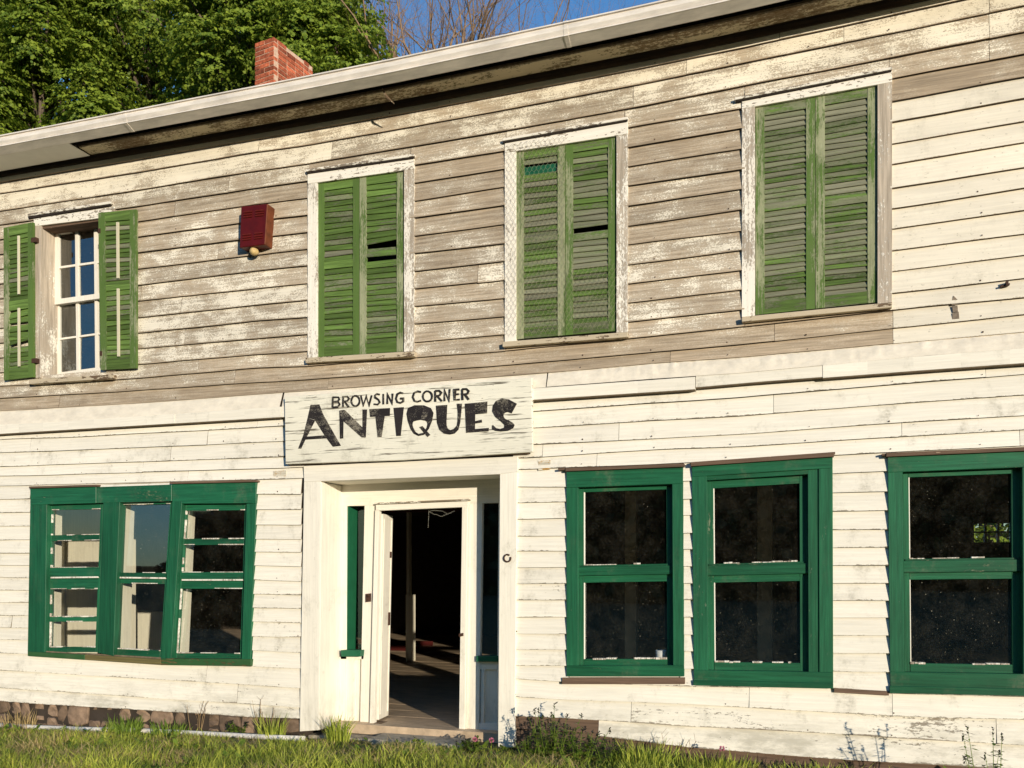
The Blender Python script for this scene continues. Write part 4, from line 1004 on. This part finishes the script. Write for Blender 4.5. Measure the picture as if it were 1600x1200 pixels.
# ---------------------------------------------------------------- grass, weeds
def blades(n, xf, yf, h0, h1, w_, lean=.5, seed=0, keep=None):
    r_ = np.random.default_rng(seed); x = r_.uniform(xf[0], xf[1], n); y = yf[0]+(yf[1]-yf[0])*r_.uniform(0, 1, n)
    cl = np.array([mnoise.noise((a*1.7, b*2.5, seed)) for a, b in zip(x, y)])
    if keep is not None:
        m = keep(x, y); x, y, cl = x[m], y[m], cl[m]; n = len(x)
    z = np.interp(x, _gx, _gz)-.01; h = (h0+(h1-h0)*r_.uniform(0, 1, n)**2)*(1+1.1*cl)*np.clip(.35+.9*(-y-.1), .35, 1)
    a = r_.uniform(0, 2*np.pi, n); ln = h*lean*r_.uniform(.1, 1.2, n); th = r_.uniform(0, 2*np.pi, n)
    wx, wy = np.cos(th)*w_*r_.uniform(.6, 1.5, n), np.sin(th)*w_
    dx_, dy_ = np.cos(a)*ln, np.sin(a)*ln
    B0_ = np.stack([x-wx, y-wy, z], 1); B1 = np.stack([x+wx, y+wy, z], 1)
    M0 = np.stack([x-wx*.8+dx_*.35, y-wy*.8+dy_*.35, z+h*.6], 1); M1 = np.stack([x+wx*.8+dx_*.35, y+wy*.8+dy_*.35, z+h*.6], 1)
    T = np.stack([x+dx_, y+dy_, z+h], 1); T2 = T+np.stack([wx*.1, wy*.1, z*0], 1)
    V = np.stack([B0_, B1, M1, M0, M0, M1, T2, T], 1).reshape(-1, 3)
    tone = np.clip(.5+cl*.9+r_.normal(0, .15, n), 0, 1)
    return V, np.repeat(tone, 2)
def notdoor(x, y): return ~((x > GX(582)-.05) & (x < GX(732)) & (y > -.13)) & ~((y > -.03))
V, t_ = blades(95000, (-9.5, 3.6), (-3.2, -.02), .04, .16, .0035, .8, 3, notdoor)
fastmesh('grass', V, 4, M['grass'], tone=t_, kind='stuff', label='uneven sunlit lawn grass along the foot of the wall', cat='grass')
def drykeep(x, y): return notdoor(x, y) & (np.array([mnoise.noise((a*1.1, b*1.8, 60)) for a, b in zip(x, y)]) > np.where(y > -.45, -.5, -.06))
V, t_ = blades(70000, (-9.5, 3.6), (-3.0, -.02), .04, .14, .003, 1.5, 8, drykeep)
fastmesh('dry_grass', V, 4, M['dry'], tone=t_, kind='stuff', label='dry straw coloured blades matted among the green grass', cat='dry grass')
def tuft(name, label, base, n, h, spread, mat='grass', cat='plant', group=None, lean=.6, w_=.004):
    r_ = np.random.default_rng(int(abs(base[0]*1000))+n); a = r_.uniform(0, 2*np.pi, n); rr = spread*np.sqrt(r_.uniform(0, 1, n)); x = base[0]+np.cos(a)*rr; y = base[1]+np.sin(a)*rr*.6
    z = np.full(n, base[2]-.01); hh = h*r_.uniform(.35, 1, n); l = hh*lean*r_.uniform(.1, 1, n); th = r_.uniform(0, 2*np.pi, n); wx, wy = np.cos(th)*w_, np.sin(th)*w_
    ax = a+r_.normal(0, .5, n); dx_, dy_ = np.cos(ax)*l, np.sin(ax)*l; dy_ = np.minimum(dy_, np.maximum(0, -.03-y))
    b0 = np.stack([x-wx, y-wy, z], 1); b1 = np.stack([x+wx, y+wy, z], 1); m0 = np.stack([x-wx+dx_*.3, y-wy+dy_*.3, z+hh*.6], 1); m1 = np.stack([x+wx+dx_*.3, y+wy+dy_*.3, z+hh*.6], 1); t = np.stack([x+dx_, y+dy_, z+hh], 1)
    V = np.stack([b0, b1, m1, m0, m0, m1, t+.0004, t], 1).reshape(-1, 3)
    return fastmesh(name, V, 4, M[mat], tone=np.repeat(r_.uniform(.1, 1, n), 2), loc=base, label=label, cat=cat, **({'group': group} if group else {}))
def g3(px_, Y): x = at(px_, 900, Y)[0]; return (x, Y, gz(x))
tuft('grass_tuft', 'tall grass tuft at the left foot of the doorway', g3(526, -.16), 160, .30, .12)
tuft('grass_tuft', 'loose tall grass tuft left of the doorway post', g3(425, -.12), 120, .30, .14)
tuft('grass_tuft', 'green leafy tuft against the foundation stones', g3(195, -.14), 240, .22, .2, 'weed')
tuft('grass_tuft', 'low spreading tuft below the triple window', g3(265, -.12), 200, .17, .22, 'weed')
tuft('grass_tuft', 'thick grass in front of the concrete step', g3(650, -.42), 260, .09, .34)
tuft('grass_tuft', 'tall dry tuft at the far left foundation', g3(30, -.12), 110, .26, .2, 'dry')
tuft('grass_tuft', 'arching grass tuft right of the purple tipped weeds', g3(1010, -.32), 260, .24, .25)
tuft('grass_tuft', 'grass clump with red flower heads beside it', g3(1120, -.3), 260, .17, .3)
tuft('grass_tuft', 'small grass clump under the window gap', g3(1270, -.4), 260, .15, .3)
def stemplant(label, base, n, h, spread, tips=True, leafn=26, dry=False, group=None, name='weed'):
    root = empty(name, base, label=label, cat='weed', **({'group': group} if group else {})); st = MB(); Lf = []; Tp = []
    r_ = random.Random(int(base[0]*997)+n)
    for i in range(n):
        a = r_.uniform(0, 6.28); rr = spread*math.sqrt(r_.random()); b = Vector((base[0]+math.cos(a)*rr*.6, base[1]+math.sin(a)*rr*.35, base[2]-.01)); hh = h*r_.uniform(.55, 1)
        t = b+Vector((math.cos(a)*rr*.7, min(math.sin(a)*rr*.4, max(0, -.04-b.y)), hh)); c = b.lerp(t, .5)+Vector((r_.uniform(-.02, .02), 0, .02))
        st.tube([b, c, t], [.004, .003, .0015], 4)
        if dry:
            for k in range(3):
                q = c.lerp(t, r_.random()); st.tube([q, q+Vector((r_.uniform(-.05, .05), -.01, r_.uniform(.03, .09)))], .0012, 3)
            continue
        for k in range(leafn):
            s = r_.random()**.8; q = (b.lerp(c, s*2) if s < .5 else c.lerp(t, s*2-1)); aa = r_.uniform(0, 6.28); L_ = r_.uniform(.03, .065)*(1.3-s*.6)
            d = Vector((math.cos(aa), math.sin(aa), r_.uniform(-.3, .5)))*L_; w_ = Vector((-d.y, d.x, 0)).normalized()*L_*.28
            (Lf if not (tips and s > .86) else Tp).append([q, q+d*.5+w_, q+d, q+d*.5-w_])
        if tips:
            for k in range(12):
                q = t-Vector((0, 0, r_.uniform(0, .05))); aa = r_.uniform(0, 6.28); d = Vector((math.cos(aa)*.6, math.sin(aa)*.6, .7))*r_.uniform(.012, .024); w_ = Vector((-d.y, d.x, 0)).normalized()*.006
                Tp.append([q, q+d*.5+w_, q+d, q+d*.5-w_])
    mk('stem', st, M['twig'] if dry else M['weed'], root)
    if Lf: fastmesh('foliage', np.array([[tuple(v) for v in f] for f in Lf]).reshape(-1, 3), 4, M['weed'], root, tone=np.array([r_.random() for _ in Lf]))
    if Tp: fastmesh('foliage', np.array([[tuple(v) for v in f] for f in Tp]).reshape(-1, 3), 4, M['weedtop'], root, tone=np.array([r_.random() for _ in Tp]))  # flower spikes and uppermost leaves at the stem tips
    return root
cc = []; r_ = np.random.default_rng(77)
for k in range(620):                                              # broadleaf ground cover in patches
    x = r_.uniform(-9.3, 3.4); y = -r_.uniform(.04, 2.6)
    if mnoise.noise((x*.9, y*1.3, 40)) < -.02 or not notdoor(np.array([x]), np.array([y]))[0]: continue
    z = gz(x)
    for q in range(r_.integers(6, 12)):
        a = r_.uniform(0, 6.28); L_ = r_.uniform(.03, .075); c0 = Vector((x, y, z+r_.uniform(.01, .06))); d = Vector((math.cos(a), math.sin(a), r_.uniform(.1, .9)))*L_; w_ = Vector((-d.y, d.x, 0)).normalized()*L_*.34
        if c0.y+d.y > -.03: continue
        cc.append([c0, c0+d*.55+w_, c0+d, c0+d*.55-w_])
fastmesh('ground_cover', np.array([[tuple(v) for v in f] for f in cc]).reshape(-1, 3), 4, M['weed'], tone=r_.uniform(0, 1, len(cc)), kind='stuff', label='low broadleaf weeds scattered through the lawn', cat='ground cover')
stemplant('tall bushy weed with dark tips beside the right doorway post', g3(862, -.32), 20, .46, .2)
stemplant('bushy weed with dark tips in front of the bare brown board', g3(905, -.36), 13, .34, .2)
stemplant('short dark tipped weed at the edge of the brown board', g3(952, -.35), 10, .27, .16)
stemplant('dense low weed in front of the right doorway post', g3(828, -.34), 10, .26, .16)
stemplant('short leafy weed by the doorway sidelight foot', g3(735, -.2), 9, .15, .12)
stemplant('bundle of dry stems rising against the wall left of the doorway', g3(410, -.08), 6, .42, .1, dry=True)
stemplant('thin dry stems below the triple window', g3(305, -.06), 5, .36, .12, dry=True)
stemplant('dry branching stems below the right hand windows', g3(1060, -.12), 6, .26, .15, dry=True)
stemplant('tall weed at the lower right corner of the wall', g3(1545, -.75), 8, .55, .14, leafn=22)
stemplant('leafy weed with red stems at the foundation stones', g3(372, -.1), 9, .17, .14)
stemplant('low dark weed at the foot of the wall near the right window', g3(1430, -.6), 8, .2, .2)
# clover heads
for k, (px_, lab) in enumerate(((742, 'pink clover head beside the doorway threshold'), (768, 'pink clover head in front of the right sidelight'), (1128, 'red flower head low against the cream boards'))):
    b = g3(px_, -.28); r0 = empty('clover', b, label=lab, cat='flower'); a = MB(); h_ = .18 if k == 2 else .13; a.tube([b, (b[0], b[1], b[2]+h_)], .0018, 4); mk('stem', a, M['weed'], r0)
    P__ = []
    for i in range(60):
        d = Vector((random.gauss(0, 1), random.gauss(0, 1), random.gauss(0, 1))).normalized(); q = Vector((b[0], b[1], b[2]+h_))+d*.012; w_ = d.orthogonal().normalized()*.004
        P__.append([q-w_, q+w_, q+d*.012+w_*.5, q+d*.012-w_*.5])
    fastmesh('flower_head', np.array([[tuple(v) for v in f] for f in P__]).reshape(-1, 3), 4, M['flower'], r0)

# ---------------------------------------------------------------- trees behind
def crown(n_spray, rad, seed, leaf=.13, per=26):
    r_ = np.random.default_rng(seed)
    # lumps on and inside an ellipsoid
    nl = 60; d = r_.normal(0, 1, (nl, 3)); d /= np.linalg.norm(d, axis=1)[:, None]; lc = d*np.array(rad)*r_.uniform(.45, .95, (nl, 1)); lr = r_.uniform(.55, 1.45, nl)*min(rad)/4
    k = r_.integers(0, nl, n_spray); dd = r_.normal(0, 1, (n_spray, 3)); dd /= np.linalg.norm(dd, axis=1)[:, None]
    c = lc[k]+dd*lr[k][:, None]*r_.uniform(.55, 1.05, (n_spray, 1))*np.array([1, 1, .7])
    out = dd*np.array([1, 1, .25]); out /= np.linalg.norm(out, axis=1)[:, None]
    side = np.cross(out, [0, 0, 1.0]); side /= np.linalg.norm(side, axis=1)[:, None]+1e-6
    s = r_.uniform(-.05, 1, (n_spray, per)); w_ = r_.normal(0, .22, (n_spray, per))*(1.1-s)
    pos = c[:, None, :]+out[:, None, :]*(s*.55)[..., None]+side[:, None, :]*w_[..., None]; pos[..., 2] -= (s**2*.28)+r_.uniform(0, .06, s.shape)
    m = pos.reshape(-1, 3); N = len(m); nrm = np.repeat(out, per, 0)*.8+np.array([0, 0, .6])+r_.normal(0, .33, (N, 3)); nrm /= np.linalg.norm(nrm, axis=1)[:, None]
    t = r_.normal(0, 1, (N, 3)); t -= nrm*np.sum(t*nrm, 1)[:, None]; t /= np.linalg.norm(t, axis=1)[:, None]; b = np.cross(nrm, t); L_ = leaf*r_.uniform(.7, 1.3, N)[:, None]
    V = np.stack([m-t*L_*.55, m-b*L_*.42+nrm*L_*.08, m+t*L_*.55-nrm*L_*.08, m+b*L_*.42+nrm*L_*.08], 1).reshape(-1, 3)
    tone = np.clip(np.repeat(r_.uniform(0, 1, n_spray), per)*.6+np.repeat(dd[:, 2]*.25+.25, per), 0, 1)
    return V, tone, lc, lr
def branch_tree(mb, p, d, L_, r0, depth, rnd, up=.3, n=5, tips=None, spread=.55):
    pts = [Vector(p)]; rs = [r0]; dd = Vector(d)
    for i in range(3):
        dd = (dd+Vector((rnd.gauss(0, .18), rnd.gauss(0, .18), rnd.gauss(0, .06)+up*.12))).normalized(); pts.append(pts[-1]+dd*L_/3); rs.append(r0*(1-.14*(i+1)))
    mb.tube(pts, rs, n if depth > 2 else 3, cap=False)
    if depth == 0:
        if tips is not None: tips.append(pts[-1])
        return
    for k in range(rnd.choice((2, 3, 3)) if depth > 1 else rnd.choice((3, 4))):
        q = pts[-1] if k < 2 else pts[rnd.choice((1, 2))]; ax = dd.orthogonal().normalized(); ax.rotate(Matrix.Rotation(rnd.uniform(0, 6.28), 3, dd))
        nd = (dd+ax*rnd.uniform(.35, 1)*spread*1.3).normalized(); branch_tree(mb, q, nd, L_*rnd.uniform(.62, .85), rs[-1]*rnd.uniform(.55, .75), depth-1, rnd, up, n, tips, spread)
def leafy(name, label, top, Y, rad, seed, ns, group, mat='leaf', leaf=.105, cz=None, rot=0):
    c = at(top[0], top[1], Y); base = (c[0], Y, gz(c[0])); root = empty(name, base, label=label, cat='tree', group=group)
    V, tone, lc, lr = crown(ns, rad, seed, leaf); V = V+np.array([c[0], Y, c[2]])
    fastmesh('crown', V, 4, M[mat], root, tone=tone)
    t = MB(); rnd = random.Random(seed); t.tube([base, (c[0]+.1, Y, c[2]*.4), (c[0], Y+.1, c[2]*.75), (c[0], Y, c[2]+rad[2]*.5)], [.34, .26, .18, .05], 9)
    for k in range(len(lc)):
        if rnd.random() < .75:
            e = Vector(lc[k])+Vector((c[0], Y, c[2])); s = Vector((c[0], Y, c[2]-rad[2]*rnd.uniform(.1, .9))); m = s.lerp(e, .5)+Vector((0, 0, -.3)); t.tube([s, m, e], [.09, .06, .02], 5, cap=False)
    mk('trunk', t, M['bark'], root, smooth=True); return root
TG = 'leafy trees behind the building'
leafy('maple_tree', 'leafy green tree behind the roof at the far left', (60, 90), 15, (4.2, 3.4, 5.2), 11, 3700, TG)
leafy('maple_tree', 'tall leafy green tree left of the chimney', (235, 20), 17.5, (4.4, 3.4, 5.4), 12, 3900, TG)
leafy('maple_tree', 'leafy green tree directly behind the brick chimney', (400, 70), 16, (3.6, 3.2, 4.6), 13, 3300, TG)
leafy('maple_tree', 'narrow leafy tree between the chimney and the bare trees', (512, 130), 15.5, (1.9, 2.2, 3.6), 14, 1900, TG)
leafy('maple_tree', 'leafy green tree beyond the others at the top left', (150, -140), 22, (6.2, 3.4, 6.0), 15, 1300, TG, leaf=.16)
leafy('maple_tree', 'lower leafy tree at the far left edge just above the gutter', (-10, 215), 14, (2.4, 2.2, 2.6), 17, 1500, TG)
leafy('green_shrub', 'green tree seen through the far window of the dark room', (1550, 840), 17, (3, 2, 2.4), 21, 900, TG)
BGp = 'bare trees behind the building'
for i, (px_, Y, h_, lab, sp__) in enumerate(((632, 17.5, 7, 'bare tree nearest to the leafy trees, with close upright limbs', .45), (738, 20, 7, 'bare tree just right of the spreading one', .6), (835, 21, 7, 'last low bare tree before the open sky', .8), (606, 19, 7.4, 'bare vase shaped tree beside the leafy trees', .5), (700, 18, 7.2, 'bare spreading tree rising above the middle of the gutter', .6), (655, 24, 8.0, 'bare tree standing farther back between two others', .5), (790, 23, 7.2, 'thin bare tree rightmost above the gutter', .75), (560, 23, 7.8, 'bare tree partly hidden by the leafy trees', .45))):
    c = at(px_, 150, Y); base = Vector((c[0], Y, gz(c[0]))); root = empty('bare_tree', base, label=lab, cat='tree', group=BGp)
    rnd = random.Random(40+i); t = MB(); f0 = Vector((c[0], Y, c[2]-3.9)); t.tube([base, base.lerp(f0, .5)+Vector((.1, 0, 0)), f0], [.34, .30, .24], 8, cap=False)
    mk('trunk', t, M['bark2'], root, smooth=True); t = MB()
    for k in range(5):
        a = 6.28*k/5+rnd.random(); branch_tree(t, f0, (math.cos(a)*.38*sp__*1.6, math.sin(a)*.38, 1), 3.1, .17, 6, rnd, .3, 5, None, sp__)
    mk('crown', t, M['bark2'], root)
# ---------------------------------------------------------------- far woods across the road, seen in the window glass
r_ = np.random.default_rng(5); N = 50000; x = r_.uniform(-75, 30, N); hgt = np.array([(4.0 if a < -44 else 4+min(19, (a+44)*1.))+2.6*mnoise.noise((a*.11, 0, 2))+1.6*mnoise.noise((a*.5, 3, 2)) for a in x]); hgt = np.where(x > 24, hgt*.4, hgt)
z = -.2+hgt*r_.uniform(0, 1, N)**.6; y = -46+r_.uniform(-2.5, 2.5, N)-z*.25
m = np.stack([x, y, z], 1); t = r_.normal(0, 1, (N, 3)); t /= np.linalg.norm(t, axis=1)[:, None]; b = np.cross(t, r_.normal(0, 1, (N, 3))); b /= np.linalg.norm(b, axis=1)[:, None]
V = np.stack([m-t*.5, m-b*.34, m+t*.5, m+b*.34], 1).reshape(-1, 3)
fastmesh('woods', V, 4, M['leafd'], tone=r_.uniform(0, 1, N), kind='stuff', label='dark far woods across the road', cat='woods')

hg = MB(); hx_ = np.arange(-140, 120, 3.0); top_ = [float(np.interp(a, x[np.argsort(x)][::200], hgt[np.argsort(x)][::200])) for a in hx_]  # solid ridge added behind the woods to block sky in the reflections
for i in range(len(hx_)-1):
    hg.add([(hx_[i], -47.5, -.3), (hx_[i+1], -47.5, -.3), (hx_[i+1], -50, top_[i+1]*.86), (hx_[i], -50, top_[i]*.86), (hx_[i+1], -90, top_[i+1]*1.0+1), (hx_[i], -90, top_[i]*1.0+1)], [(0, 1, 2, 3), (3, 2, 4, 5)])
mk('backing_hill', hg, plain('wooded_hill', (.02, .035, .012), 1, vary=.5, scale=1.5), kind='structure')
